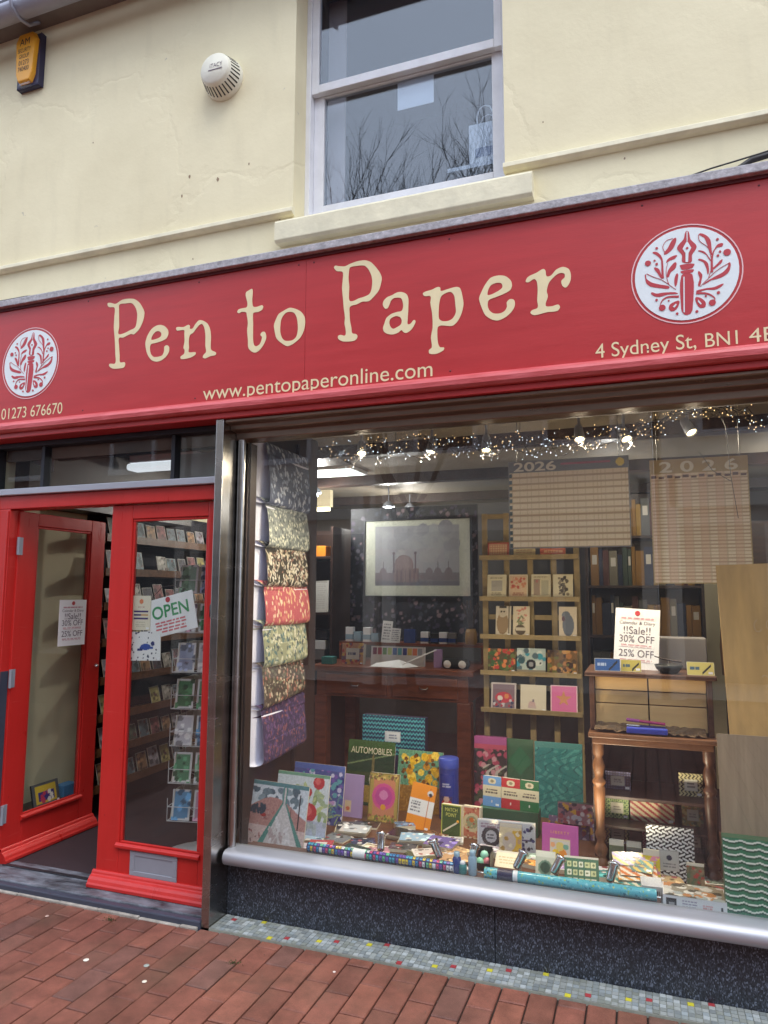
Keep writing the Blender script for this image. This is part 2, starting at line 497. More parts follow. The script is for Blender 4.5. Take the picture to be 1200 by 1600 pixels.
emit('tube_glow', (1.0, 0.86, 0.55, 1), 4.0)
emit('bulb_warm', (1.0, 0.6, 0.24, 1), 3.2)
emit('bulb_cold', (0.75, 0.86, 1.0, 1), 3.2)

# ---------------------------------------------------------------- printed artwork: a fine sheet of small faces, each with its ink colour
class Art:
    def __init__(s, w, h, bg, res=0.004):
        s.w, s.h = w, h
        s.nx = max(2, int(round(w / res)) + 1); s.ny = max(2, int(round(h / res)) + 1)
        X, Y = np.meshgrid(np.linspace(0, w, s.nx), np.linspace(0, h, s.ny))
        s.X, s.Y = X, Y
        s.U, s.V = X / w, Y / h
        s.c = np.empty((s.ny, s.nx, 3)); s.c[:] = bg
    def put(s, m, c, a=1.0):
        m = np.clip(np.asarray(m, float), 0, 1)[..., None] * a
        s.c = s.c * (1 - m) + np.asarray(c, float) * m
        return s
    def rect(s, x0, y0, x1, y1, c, a=1.0):
        return s.put((s.U >= x0) & (s.U <= x1) & (s.V >= y0) & (s.V <= y1), c, a)
    def disc(s, x, y, r, c, asp=1.0, a=1.0):
        return s.put(((s.X - x * s.w) / asp) ** 2 + (s.Y - y * s.h) ** 2 <= (r * s.h) ** 2, c, a)
    def ring(s, x, y, r0, r1, c):
        d = np.hypot(s.X - x * s.w, s.Y - y * s.h) / s.h
        return s.put((d >= r0) & (d <= r1), c)
    def blobs(s, n, cols, r0, r1, seed=1, box=(0, 0, 1, 1), tall=1.0, rot=True):
        g = random.Random(seed)
        for i in range(n):
            x = (box[0] + g.random() * (box[2] - box[0])) * s.w; y = (box[1] + g.random() * (box[3] - box[1])) * s.h
            r = g.uniform(r0, r1); q = g.uniform(0, 3.14) if rot else 0.0
            dx, dy = s.X - x, s.Y - y
            u = dx * math.cos(q) + dy * math.sin(q); v = -dx * math.sin(q) + dy * math.cos(q)
            s.put((u / r) ** 2 + (v / (r * tall)) ** 2 <= 1, cols[i % len(cols)])
        return s
    def text(s, x0, y0, x1, y1, n, c, seed=1, a=0.8):
        g = random.Random(seed)
        hgt = (y1 - y0) / n
        for i in range(n):
            y = y1 - (i + 0.8) * hgt; x = x0 + g.uniform(0, 0.1) * (x1 - x0); e = x1 - g.uniform(0, 0.12) * (x1 - x0)
            while x < e:
                w = g.uniform(0.08, 0.2) * (x1 - x0)
                s.rect(x, y, min(x + w, e), y + hgt * 0.55, c, a); x += w + 0.03 * (x1 - x0)
        return s
    def noise(s, amt, seed=1, cell=1):
        g = np.random.RandomState(seed)
        n = g.rand(s.ny // cell + 2, s.nx // cell + 2)
        n = np.kron(n, np.ones((cell, cell)))[:s.ny, :s.nx]
        s.c = s.c * (1 + (n[..., None] - 0.5) * amt)
        return s
    def border(s, t, c):
        return s.put((s.X < t) | (s.X > s.w - t) | (s.Y < t) | (s.Y > s.h - t), c)
    def fn(s, f, c, a=1.0):
        return s.put(f(s.X, s.Y), c, a)
    def mesh(s, name, warp=None):
        me = bpy.data.meshes.new(name)
        if warp is None:
            P = np.stack([s.X.ravel() - s.w / 2, np.zeros(s.X.size), s.Y.ravel()], 1)
        else:
            P = warp(s.X.ravel(), s.Y.ravel())
        i = np.arange(s.nx * s.ny).reshape(s.ny, s.nx)
        F = np.stack([i[:-1, :-1].ravel(), i[:-1, 1:].ravel(), i[1:, 1:].ravel(), i[1:, :-1].ravel()], 1)
        me.vertices.add(len(P)); me.vertices.foreach_set('co', P.astype(np.float32).ravel())
        me.loops.add(F.size); me.loops.foreach_set('vertex_index', F.ravel().astype(np.int32))
        me.polygons.add(len(F)); me.polygons.foreach_set('loop_start', np.arange(0, F.size, 4, dtype=np.int32))
        at = me.color_attributes.new('Col', 'FLOAT_COLOR', 'POINT')
        C = np.ones((len(P), 4), np.float32); C[:, :3] = lin(np.clip(s.c.reshape(-1, 3), 0, 255))
        at.data.foreach_set('color', C.ravel())
        me.update(calc_edges=True)
        if warp is not None:
            me.polygons.foreach_set('use_smooth', [True] * len(F))
        return me

_TX = {}
def text_obj(name, s, mat_, parent, width=None, height=None, loc=(0, 0, 0), rot=(R(90), 0, 0), thick=0.0004, font=None, space=1.0, bold=0.0):
    cu = bpy.data.curves.new('t', 'FONT')
    cu.body = s; cu.align_x = 'CENTER'; cu.size = 1.0; cu.space_character = space
    cu.offset = bold
    o = bpy.data.objects.new('t', cu); COL.objects.link(o)
    dg = bpy.context.evaluated_depsgraph_get(); dg.update()
    me = bpy.data.meshes.new_from_object(o.evaluated_get(dg))
    bpy.data.objects.remove(o)
    co = np.empty(len(me.vertices) * 3); me.vertices.foreach_get('co', co); co = co.reshape(-1, 3)
    x0, x1, y0, y1 = co[:, 0].min(), co[:, 0].max(), co[:, 1].min(), co[:, 1].max()
    sx = width / (x1 - x0) if width else None
    sy = height / (y1 - y0) if height else None
    sx = sx or sy; sy = sy or sx
    co[:, 0] = (co[:, 0] - (x0 + x1) / 2) * sx; co[:, 1] = (co[:, 1] - y0) * sy; co[:, 2] = 0
    me.vertices.foreach_set('co', co.ravel()); me.update()
    me.materials.clear()
    ob = link(name, me, mat_, parent)
    ob.location = loc; ob.rotation_euler = rot
    return ob

def poly_obj(name, loops_list, mat_, parent, y, scale=1.0, off=(0, 0), smooth=True):
    """flat cut shape in the XZ plane (world y) from closed outlines; the second outline of a shape is its hole"""
    cu = bpy.data.curves.new('p', 'CURVE'); cu.dimensions = '2D'; cu.fill_mode = 'BOTH'
    cu.extrude = 0.0006
    for pts in loops_list:
        n = len(pts)
        if smooth:
            sp = cu.splines.new('BEZIER'); sp.bezier_points.add(n - 1)
            for i, (a, b) in enumerate(pts):
                bp = sp.bezier_points[i]
                p0 = Vector(pts[i - 1]); p1 = Vector((a, b)); p2 = Vector(pts[(i + 1) % n])
                d = (p2 - p0); l0 = (p1 - p0).length; l1 = (p2 - p1).length
                d = d.normalized() if d.length else d
                k = 0.28
                c = lambda q: ((q[0]) * scale + off[0], (q[1]) * scale + off[1], 0)
                bp.co = c(p1); bp.handle_left_type = bp.handle_right_type = 'FREE'
                bp.handle_left = c(p1 - d * l0 * k); bp.handle_right = c(p1 + d * l1 * k)
        else:
            sp = cu.splines.new('POLY'); sp.points.add(n - 1)
            for i, (a, b) in enumerate(pts):
                sp.points[i].co = (a * scale + off[0], b * scale + off[1], 0, 1)
        sp.use_cyclic_u = True
        sp.resolution_u = 4
    o = bpy.data.objects.new('p', cu); COL.objects.link(o)
    dg = bpy.context.evaluated_depsgraph_get(); dg.update()
    me = bpy.data.meshes.new_from_object(o.evaluated_get(dg))
    bpy.data.objects.remove(o)
    me.materials.clear()
    co = np.empty(len(me.vertices) * 3); me.vertices.foreach_get('co', co); co = co.reshape(-1, 3)
    P = np.stack([co[:, 0], np.full(len(co), y) - co[:, 2], co[:, 1]], 1)
    if parent is not None:
        mi = np.array(mworld(parent).inverted())
        P = P @ mi[:3, :3].T + mi[:3, 3]
    me.vertices.foreach_set('co', P.ravel()); me.flip_normals() if hasattr(me, 'flip_normals') else None
    me.update()
    return link(name, me, mat_, parent)

def ribbon(pts, w0, w1, n=14):
    """outline of a tapered stroke along a smooth path"""
    P = [Vector(p) for p in pts]
    Q = []
    for i in range(len(P) - 1):
        a = P[max(i - 1, 0)]; b = P[i]; c = P[i + 1]; d = P[min(i + 2, len(P) - 1)]
        for k in range(n // (len(P) - 1) + 1):
            t = k / (n // (len(P) - 1) + 1)
            Q.append(0.5 * ((2 * b) + (c - a) * t + (2 * a - 5 * b + 4 * c - d) * t * t + (3 * b - a - 3 * c + d) * t ** 3))
    Q.append(P[-1])
    l, r = [], []
    for i, q in enumerate(Q):
        t = (Q[min(i + 1, len(Q) - 1)] - Q[max(i - 1, 0)]).normalized()
        nrm = Vector((-t.y, t.x)); w = w0 + (w1 - w0) * i / (len(Q) - 1)
        l.append(tuple(q + nrm * w)); r.append(tuple(q - nrm * w))
    return l + r[::-1]
LETTERS=[[[(-2619,3021),(-2600,3022),(-2565,3011),(-2527,3027),(-2486,3028),(-2445,3020),(-2413,2997),(-2388,2962),(-2377,2935),(-2384,2892),(-2406,2852),(-2438,2828),(-2459,2833),(-2506,2819),(-2533,2820),(-2531,2779),(-2524,2726),(-2519,2688),(-2491,2685),(-2485,2673),(-2493,2657),(-2527,2655),(-2565,2659),(-2589,2676),(-2586,2687),(-2550,2686),(-2552,2735),(-2560,2817),(-2570,2882),(-2570,2941),(-2572,2991),(-2609,3000)],[(-2540,3004),(-2502,3004),(-2461,3000),(-2435,2972),(-2423,2938),(-2424,2892),(-2433,2864),(-2463,2854),(-2503,2842),(-2538,2843),(-2536,2878),(-2539,2931),(-2542,2978)]],[[(-2276,2858),(-2250,2849),(-2228,2827),(-2223,2804),(-2233,2782),(-2259,2771),(-2298,2765),(-2328,2761),(-2333,2738),(-2325,2709),(-2308,2693),(-2281,2690),(-2255,2695),(-2245,2716),(-2244,2739),(-2228,2745),(-2215,2732),(-2216,2707),(-2232,2684),(-2261,2668),(-2287,2665),(-2320,2677),(-2348,2712),(-2362,2759),(-2362,2781),(-2350,2814),(-2328,2842),(-2302,2856)],[(-2281,2825),(-2266,2812),(-2270,2795),(-2292,2787),(-2325,2784),(-2327,2794),(-2317,2812),(-2301,2825)]],[[(-2177,2826),(-2171,2833),(-2132,2828),(-2104,2836),(-2094,2829),(-2094,2815),(-2078,2813),(-2063,2833),(-2041,2851),(-2016,2845),(-1990,2826),(-1974,2794),(-1968,2755),(-1968,2711),(-1964,2689),(-1936,2672),(-1938,2660),(-1969,2657),(-1996,2649),(-2011,2655),(-2009,2667),(-1994,2682),(-1999,2715),(-2001,2770),(-2009,2809),(-2022,2829),(-2037,2827),(-2056,2810),(-2074,2790),(-2092,2781),(-2098,2749),(-2095,2715),(-2096,2693),(-2057,2688),(-2055,2677),(-2081,2664),(-2138,2661),(-2144,2674),(-2123,2688),(-2121,2707),(-2128,2719),(-2123,2752),(-2126,2791),(-2128,2811),(-2170,2814)]],[[(-1741,2970),(-1737,2952),(-1739,2913),(-1733,2880),(-1712,2875),(-1684,2879),(-1677,2870),(-1683,2856),(-1702,2848),(-1730,2847),(-1733,2831),(-1731,2796),(-1730,2757),(-1729,2714),(-1723,2686),(-1711,2677),(-1693,2684),(-1684,2700),(-1680,2719),(-1689,2731),(-1680,2744),(-1666,2743),(-1658,2727),(-1658,2706),(-1672,2678),(-1692,2655),(-1713,2646),(-1734,2653),(-1754,2675),(-1757,2714),(-1763,2762),(-1760,2800),(-1767,2840),(-1771,2855),(-1797,2861),(-1811,2856),(-1821,2864),(-1814,2876),(-1788,2879),(-1769,2881),(-1765,2900),(-1776,2941),(-1774,2958),(-1757,2966)]],[[(-1535,2845),(-1499,2834),(-1472,2816),(-1454,2789),(-1450,2759),(-1457,2722),(-1476,2689),(-1509,2666),(-1541,2657),(-1573,2676),(-1601,2703),(-1613,2746),(-1616,2772),(-1605,2800),(-1592,2822),(-1572,2832)],[(-1530,2825),(-1510,2817),(-1496,2794),(-1490,2764),(-1488,2730),(-1496,2698),(-1512,2685),(-1532,2682),(-1555,2686),(-1571,2701),(-1581,2730),(-1582,2759),(-1579,2788),(-1569,2808),(-1553,2823)]],[[(-1305,3008),(-1299,3017),(-1282,3012),(-1250,3006),(-1226,3013),(-1190,3020),(-1150,3019),(-1122,3006),(-1099,2981),(-1077,2949),(-1067,2922),(-1071,2893),(-1081,2864),(-1102,2840),(-1129,2820),(-1161,2822),(-1188,2813),(-1222,2806),(-1224,2774),(-1221,2735),(-1215,2708),(-1210,2679),(-1191,2672),(-1184,2662),(-1189,2648),(-1205,2641),(-1254,2645),(-1278,2659),(-1281,2674),(-1269,2678),(-1245,2673),(-1243,2700),(-1249,2731),(-1247,2758),(-1254,2809),(-1258,2855),(-1263,2902),(-1260,2941),(-1261,2980),(-1290,2989)],[(-1222,2997),(-1194,2998),(-1154,2994),(-1134,2975),(-1118,2942),(-1113,2910),(-1118,2869),(-1129,2852),(-1153,2844),(-1180,2840),(-1204,2832),(-1224,2835),(-1228,2863),(-1227,2905),(-1231,2944),(-1228,2986)]],[[(-1061,2793),(-1057,2811),(-1040,2826),(-1017,2832),(-994,2841),(-972,2840),(-949,2827),(-940,2805),(-940,2772),(-941,2742),(-943,2713),(-943,2687),(-930,2687),(-915,2702),(-907,2697),(-910,2683),(-926,2659),(-949,2647),(-964,2653),(-972,2663),(-986,2654),(-1009,2648),(-1036,2653),(-1055,2666),(-1060,2684),(-1053,2705),(-1044,2728),(-1021,2744),(-994,2750),(-972,2752),(-965,2768),(-966,2790),(-975,2812),(-1006,2817),(-1021,2808),(-1030,2788),(-1038,2774),(-1050,2773)],[(-998,2731),(-979,2724),(-971,2708),(-975,2690),(-994,2679),(-1011,2674),(-1024,2685),(-1030,2704),(-1026,2720),(-1013,2728)]],[[(-872,2818),(-861,2825),(-830,2830),(-805,2838),(-793,2834),(-790,2818),(-763,2821),(-721,2826),(-703,2817),(-693,2779),(-689,2742),(-698,2702),(-717,2668),(-740,2652),(-788,2660),(-804,2655),(-807,2620),(-804,2583),(-795,2563),(-777,2559),(-780,2547),(-813,2535),(-843,2540),(-845,2555),(-832,2568),(-836,2611),(-828,2659),(-830,2720),(-838,2770),(-837,2800),(-864,2805)],[(-788,2793),(-763,2806),(-744,2806),(-730,2788),(-725,2748),(-723,2711),(-737,2686),(-758,2677),(-785,2680),(-799,2694),(-800,2728),(-797,2764)]],[[(-534,2849),(-505,2841),(-483,2819),(-478,2795),(-486,2776),(-518,2762),(-552,2753),(-578,2745),(-583,2721),(-576,2700),(-559,2684),(-531,2680),(-511,2688),(-501,2704),(-501,2725),(-487,2737),(-470,2730),(-467,2708),(-477,2686),(-502,2663),(-537,2650),(-565,2657),(-594,2681),(-610,2719),(-620,2757),(-610,2785),(-592,2818),(-568,2844)],[(-546,2817),(-523,2812),(-520,2792),(-546,2776),(-581,2768),(-581,2787),(-569,2809)]],[[(-420,2804),(-410,2823),(-376,2835),(-348,2848),(-338,2841),(-333,2814),(-316,2814),(-294,2836),(-267,2844),(-243,2831),(-235,2804),(-239,2776),(-256,2753),(-270,2763),(-274,2784),(-260,2799),(-262,2815),(-284,2818),(-306,2804),(-325,2783),(-334,2750),(-330,2726),(-340,2687),(-314,2681),(-290,2685),(-282,2673),(-293,2658),(-336,2658),(-386,2652),(-403,2664),(-396,2675),(-373,2683),(-374,2715),(-371,2761),(-374,2797),(-385,2810),(-408,2799)]]]
LOGO_RED=[[(23,348),(45,273),(86,208),(50,143),(42,86),(-21,97),(-22,155),(-56,220),(-6,282)],[(-40,75),(62,71),(53,43),(42,36),(-27,35),(-37,58)],[(-36,24),(56,26),(48,3),(-28,5)],[(-33,-10),(47,-16),(36,-291),(20,-326),(-10,-336),(-34,-318),(-45,-280)],[(-60,304),(-66,255),(-94,209),(-151,181),(-122,231),(-90,288)],[(-236,212),(-205,211),(-181,178),(-167,129),(-185,157),(-210,187)],[(-59,161),(-74,135),(-112,124),(-138,112),(-118,146)],[(-68,104),(-74,55),(-108,27),(-132,-11),(-130,39),(-106,77)],[(-61,12),(-59,-30),(-76,-94),(-86,-68),(-81,-19)],[(-295,40),(-289,5),(-252,-34),(-193,-60),(-121,-96),(-194,-89),(-261,-66),(-290,-36),(-298,7)],[(-229,84),(-196,71),(-179,22),(-173,-17),(-205,34)],[(-259,-117),(-218,-131),(-159,-131),(-64,-150),(-138,-151),(-197,-161),(-238,-149)],[(-59,-212),(-60,-245),(-84,-283),(-114,-291),(-135,-268),(-126,-236),(-104,-222)],[(108,308),(158,286),(185,244),(190,177),(186,120),(162,207),(143,268)],[(272,200),(264,177),(232,174),(213,165),(229,195),(247,204)],[(95,173),(138,157),(165,115),(181,72),(151,126),(123,151)],[(92,103),(142,82),(162,50),(158,-31),(146,20),(127,72)],[(88,4),(115,-25),(110,-65),(86,-119),(96,-54)],[(310,42),(316,9),(299,-37),(249,-70),(177,-83),(119,-107),(192,-61),(258,-31),(294,4)],[(259,75),(258,51),(225,23),(185,1),(218,37)],[(260,-121),(245,-143),(202,-161),(138,-153),(67,-157),(125,-141),(196,-139)],[(59,-205),(93,-210),(127,-247),(125,-288),(89,-291),(69,-263)]]
LOGO_WHITE=[[(19,265),(47,202),(26,164),(19,90),(1,93),(4,167),(-16,204)],[(19,340),(26,339),(22,256),(16,257)],[(-19,-24),(-11,-25),(-21,-312),(-30,-311)],[(-105,-255),(-82,-234),(-76,-243),(-94,-265)],[(78,-224),(102,-260),(94,-267),(76,-240)]]
LOGO_LINE=[[(-146,201),(-159,246),(-131,291),(-82,304)],[(-169,-13),(-168,112),(-174,164),(-198,206)],[(-127,-70),(-139,-9),(-141,49),(-127,106)],[(-287,43),(-228,4),(-170,-30),(-77,-119)],[(-58,-179),(-138,-172),(-180,-195),(-200,-242)],[(105,304),(109,249),(168,181),(185,96)],[(184,-19),(190,95),(209,157),(239,185)],[(310,38),(231,-2),(172,-50),(97,-120)],[(66,-169),(144,-185),(192,-224),(191,-256)],[(-162,-14),(-164,87),(-167,137)],[(157,-64),(182,14),(188,79)]]
LOGO_DOT=[(-204,242,10),(-273,128,23),(-223,142,8),(-209,111,10),(-221,-185,10),(-132,-202,7),(-76,-315,10),(-182,-253,25),(235,240,10),(297,124,27),(248,138,9),(232,108,10),(222,-188,12),(133,-203,8),(65,-317,11),(176,-262,25),(17,203,10)]

# ================================================================ the ground
rng = random.Random(7)
g = MB().box(-60, 60, -60, 60, -0.5, -0.08)
struct(obj('ground', g, MAT['street_ground']))
pav = struct(obj('pavement', MB().box(-9, 6, -7.2, -0.13, -0.06, -0.012), MAT['joint_sand']))

def paver_mesh(l):
    w = 0.0491; h = l / 2; c = 0.0036
    b = [(-w, -h), (w, -h), (w, h), (-w, h)]
    t = [(-w + c, -h + c), (w - c, -h + c), (w - c, h - c), (-w + c, h - c)]
    v = [(x, y, -0.05) for x, y in b] + [(x, y, -c) for x, y in b] + [(x, y, 0) for x, y in t]
    f = [(8, 9, 10, 11)]
    for i in range(4):
        j = (i + 1) % 4
        f += [(i, j, 4 + j, 4 + i), (4 + i, 4 + j, 8 + j, 8 + i)]
    return v, f
PM = {}
far = MB()
pitch, plen = 0.1048, 0.205
for ci in range(-82, 50):
    x = -1.35 + ci * pitch
    front = -0.150 if x > -1.93 else -0.172
    y = front
    first = [0.105, 0.205, 0.055, 0.16][ci % 4] + rng.uniform(-.012, .012)
    while y > -6.9:
        l = first if y == front else plen
        y1 = y - l
        near = -3.75 < x < 0.95 and y > -1.22
        z = rng.uniform(-.0015, .0012); cy = (y + y1) / 2
        if near:
            k = round(l - 0.0055, 4)
            if y != front:
                k = 0.1995
            if k not in PM:
                v, f = paver_mesh(k); PM[k] = mesh_from(v, f, 'paver'); PM[k].materials.append(MAT['clay_paver'])
            o = bpy.data.objects.new('paver', PM[k]); COL.objects.link(o); o.parent = pav
            o.location = (x + rng.uniform(-.0012, .0012), cy, z)
            o.rotation_euler = (rng.uniform(-.006, .006), rng.uniform(-.008, .008), rng.uniform(-.006, .006))
        elif -7 < x < 4:
            v, f = paver_mesh(l - 0.0055)
            far.add([(a + x, b + cy, c + z) for a, b, c in v], f)
        y = y1
fp = obj('more_pavers', far, MAT['clay_paver'], pav); fp['kind'] = 'stuff'

# mosaic strip at the foot of the window
mos = struct(obj('mosaic_strip', MB().box(-1.884, 1.75, -0.146, 0.0, -0.05, 0.004), mat('mosaic_grout', L(150, 152, 140), 0.85, vary=0.2, vscale=30)))
tv, tf, tcol = [], [], []
tp = 0.0238
for i in range(int((1.75 + 1.88) / tp)):
    for j in range(6):
        x = -1.88 + (i + .5) * tp; y = -0.003 - (j + .5) * tp
        if rng.random() < 0.006:
            continue
        s = tp / 2 - 0.0013
        a = rng.uniform(-.07, .07)
        c_, s_ = math.cos(a) * s, math.sin(a) * s
        z = 0.0075 + rng.uniform(-.0007, .0007)
        o = len(tv)
        q = [(x - c_ + s_, y - s_ - c_), (x + c_ + s_, y + s_ - c_), (x + c_ - s_, y + s_ + c_), (x - c_ - s_, y - s_ + c_)]
        tv += [(a_, b_, z) for a_, b_ in q] + [(a_, b_, 0.003) for a_, b_ in q]
        tf += [(o, o + 1, o + 2, o + 3)] + [(o + 4 + k, o + 4 + (k + 1) % 4, o + (k + 1) % 4, o + k) for k in range(4)]
        sp = (i * 7 + j * 5) % 53
        if sp == 3: c = (206, 196, 60)
        elif sp == 19: c = (168, 62, 66)
        else:
            b_ = rng.choice([(148, 152, 148), (158, 162, 158), (140, 146, 144), (168, 172, 170), (150, 158, 160), (142, 146, 138), (174, 180, 180), (134, 140, 140)])
            k = rng.uniform(.9, 1.06); c = tuple(v * k for v in b_)
        tcol += [tuple(lin(c)) + (1.0,)] * 8
me = mesh_from(tv, tf, 'tesserae')
at = me.color_attributes.new('Col', 'FLOAT_COLOR', 'POINT'); at.data.foreach_set('color', np.array(tcol, np.float32).ravel())
o = link('tesserae', me, MAT['tessera'], mos); o['kind'] = 'stuff'

# ================================================================ the shop building
B = thing('shop_building', 'cream rendered shop with red glazed doors, plate glass window and sash window above', 'building', (-1.0, 0.0, 0.0))
WX0, WX1 = -1.607, -0.525
w = MB()
w.box(-6.2, WX0, 0, .3, 2.95, 4.952).box(WX1, 3.2, 0, .3, 2.95, 4.952).box(WX0, WX1, 0, .3, 2.95, 3.37).box(WX0, WX1, 0, .3, 4.86, 4.952)
obj('upper_wall', w, MAT['cream_render'], B)
obj('pier', MB().box(-6.2, -3.47, -.06, .3, 0, 2.34), MAT['cream_render'], B)
for a, b in ((-6.2, WX0 + .012), (WX1 - .004, 3.2)):
    obj('string_course', MB().prism_x([(.0, 3.447), (-.010, 3.446), (-.034, 3.432), (-.036, 3.410), (-.02, 3.400), (.0, 3.396)], a, b), MAT['sill_paint'], B, bevel=.002)
g_ = random.Random(8)
for x_, z_, s_ in ((-2.24, 3.747, .014), (-2.286, 3.644, .012), (-2.06, 3.694, .016), (-1.68, 3.409, .020), (-1.87, 3.74, .009), (-2.92, 4.1, .007), (-.35, 3.61, .006), (.06, 4.28, .010), (-.01, 3.36, .008), (-2.2, 3.27, .007)):
    ch_ = [(x_ + s_ * g_.uniform(.35, .6) * math.cos(k * .8), z_ + s_ * g_.uniform(.5, 1.0) * math.sin(k * .8)) for k in range(8)]
    obj('paint_chip', MB().add([(a, -.0012, b) for a, b in ch_] + [(a, .004, b) for a, b in ch_], [tuple(range(8))] + [(k, (k + 1) % 8, 8 + (k + 1) % 8, 8 + k) for k in range(8)]), mat('chip_%d' % int(abs(x_) * 1000), L(150, 128, 104), .9), B)
obj('window_sill', MB().prism_x([(.17, 3.40), (-.06, 3.352), (-.066, 3.34), (-.066, 3.248), (-.05, 3.238), (.0, 3.245), (.17, 3.28)], -1.673, -.396), MAT['sill_paint'], B, bevel=.004)

sw = MB()
sw.box(WX0, -1.578, .125, .24, 3.37, 4.86).box(-.553, WX1, .125, .24, 3.37, 4.86).box(-1.578, -.553, .125, .24, 4.80, 4.86).box(-1.578, -.553, .12, .24, 3.40, 3.455)
SW = obj('sash_window', sw, MAT['white_gloss_paint'], B, bevel=.003)
up = MB().box(-1.5775, -1.536, .132, .166, 4.15, 4.80).box(-.592, -.5535, .132, .166, 4.15, 4.80).box(-1.536, -.592, .132, .166, 4.745, 4.80).box(-1.536, -.592, .130, .167, 4.15, 4.197)
obj('upper_sash', up, MAT['white_gloss_paint'], SW, bevel=.003)
lo = MB().box(-1.5775, -1.519, .170, .206, 3.456, 4.185).box(-.612, -.5535, .170, .206, 3.456, 4.185).box(-1.519, -.612, .170, .206, 3.456, 3.53).box(-1.519, -.612, .170, .206, 4.145, 4.185)
obj('lower_sash', lo, MAT['white_gloss_paint'], SW, bevel=.003)
obj('pane', MB().box(-1.537, -.591, .146, .150, 4.196, 4.746), MAT['sash_glass'], SW)
obj('pane', MB().box(-1.520, -.611, .186, .190, 3.529, 4.146), MAT['sash_glass'], SW)
ro = MB().box(-2.3, .2, .3, .32, 3.2, 3.37).box(-2.3, .2, 1.5, 1.55, 3.2, 4.9).box(-2.32, -2.3, .3, 1.5, 3.2, 4.9).box(.2, .22, .3, 1.5, 3.2, 4.9).box(-2.3, .2, .3, 1.5, 4.88, 4.9).box(-2.3, .2, .3, 1.5, 3.2, 3.22)
obj('upper_room', ro, mat('upper_room_wall', L(120, 118, 124), 0.9, vary=0.1, vscale=2), B)
obj('window_board', MB().box(-.86, -.56, .245, .48, 3.62, 3.64), MAT['white_gloss_paint'], B)
obj('curtain', MB().prism_x([(.27, 3.23), (.28, 3.23), (.285, 4.8), (.275, 4.8)], -1.545, -1.44), mat('curtain_cloth', L(196, 178, 170), 0.9), B)

# eaves
obj('soffit_board', MB().box(-6.2, 3.2, -.13, .3, 4.9525, 4.985), MAT['soffit'], B)
gu = MB()
n = 10
prof = [(-.19 + .062 * math.cos(math.pi + math.pi * i / n), 4.93 + .062 * math.sin(math.pi + math.pi * i / n)) for i in range(n + 1)] + [(-.19 + .056 * math.cos(math.pi * i / n), 4.93 - .056 * math.sin(math.pi * i / n)) for i in range(n + 1)]
gu.prism_x(prof, -6.2, 3.2, True)
obj('gutter', gu, MAT['gutter_paint'], B)
for i in range(11):
    x = -5.9 + i * .86 - .02
    obj('gutter_bracket', MB().tube([(x, -.05, 4.95), (x, -.12, 4.875), (x, -.19, 4.858), (x, -.25, 4.89), (x, -.258, 4.94)], .011, 6), MAT['gutter_paint'], B)
rf = MB().prism_x([(-.2, 4.99), (-.2, 5.015), (2.5, 6.9), (2.5, 6.87)], -6.2, 3.2)
obj('roof', rf, MAT['roof_slate'], B)

# stall riser, sill, window
for a, b in ((-1.884, -.6215), (-.6185, .6385), (.6415, 1.75)):
    obj('granite_slab', MB().box(a, b, 0, .08, 0, .243), MAT['granite'], B, bevel=.002)
obj('stall_riser_core', MB().box(-1.88, 1.74, .012, .09, 0, .2425), MAT['joint_sand'], B)
sp = [(.045, .312), (.0, .316), (-.03, .313)] + [(-.045 + .0 - .034 * math.sin(t), .279 + .034 * math.cos(t)) for t in np.linspace(.25, math.pi - .2, 10)] + [(-.03, .244), (.045, .244)]
obj('display_sill', MB().prism_x(sp, -1.868, 1.75, True), MAT['aluminium'], B)
po = MB().box(-1.926, -1.884, -.147, .03, 0, 2.336)
obj('pilaster', po, MAT['stainless'], B, bevel=.004, seg=3)
obj('pilaster_flashing', MB().box(-2.02, -1.9265, .048, .09, 0, 2.336), MAT['steel_dark'], B)
hd = MB().prism_x([(-.135, 2.335), (-.135, 2.318), (-.088, 2.315), (-.085, 2.292), (-.032, 2.288), (-.03, 2.256), (.035, 2.25), (.035, 2.335)], -1.882, 1.75)
SHW = obj('shop_window', hd, MAT['bronze_frame'], B, bevel=.004)
jm = MB().tube([(-1.862, -.008, .30), (-1.862, -.008, 2.256)], .0205, 14)
obj('frame_tube', jm, MAT['stainless'], SHW)
obj('inner_jamb', MB().box(-1.851, -1.838, .04, .10, .27, 2.249), MAT['dark_wood'], SHW, bevel=.002)
obj('pane', MB().box(-1.851, 1.70, .018, .026, .309, 2.256), MAT['window_glass'], SHW)
obj('frame_jamb', MB().box(1.70, 1.75, -.03, .06, .30, 2.256), MAT['bronze_frame'], SHW, bevel=.003)

# transom lights over the doors
tr = MB().box(-3.47, -1.93, -.05, .02, 2.308, 2.336)
for x in (-3.465, -3.128, -2.259, -1.945):
    tr.box(x - .012, x + .012, -.03, .02, 2.075, 2.308)
TR = obj('transom_window', tr, MAT['steel_dark'], B, bevel=.002)
for a, b in ((-3.453, -3.140), (-3.116, -2.271), (-2.247, -1.957)):
    obj('pane', MB().box(a - .002, b + .002, -.004, .001, 2.075, 2.309), MAT['door_glass'], TR)
obj('transom_bar', MB().box(-3.47, -1.9265, -.055, .03, 2.038, 2.074), MAT['aluminium'], B, bevel=.004)

# door frame and doors
df = MB().box(-3.47, -1.93, -.03, .07, 1.962, 2.037).box(-3.47, -3.345, -.03, .07, .036, 1.962)
DF = obj('door_frame', df, MAT['door_red'], B, bevel=.004)
obj('jamb_plate', MB().box(-3.3448, -3.3415, -.029, .022, .04, 1.06), MAT['jamb_slate'], DF)
obj('stop_bead', MB().box(-3.36, -3.348, -.040, -.0305, 1.06, 1.95).box(-3.44, -3.43, -.040, -.0305, 1.06, 1.95), MAT['door_red'], DF, bevel=.002)

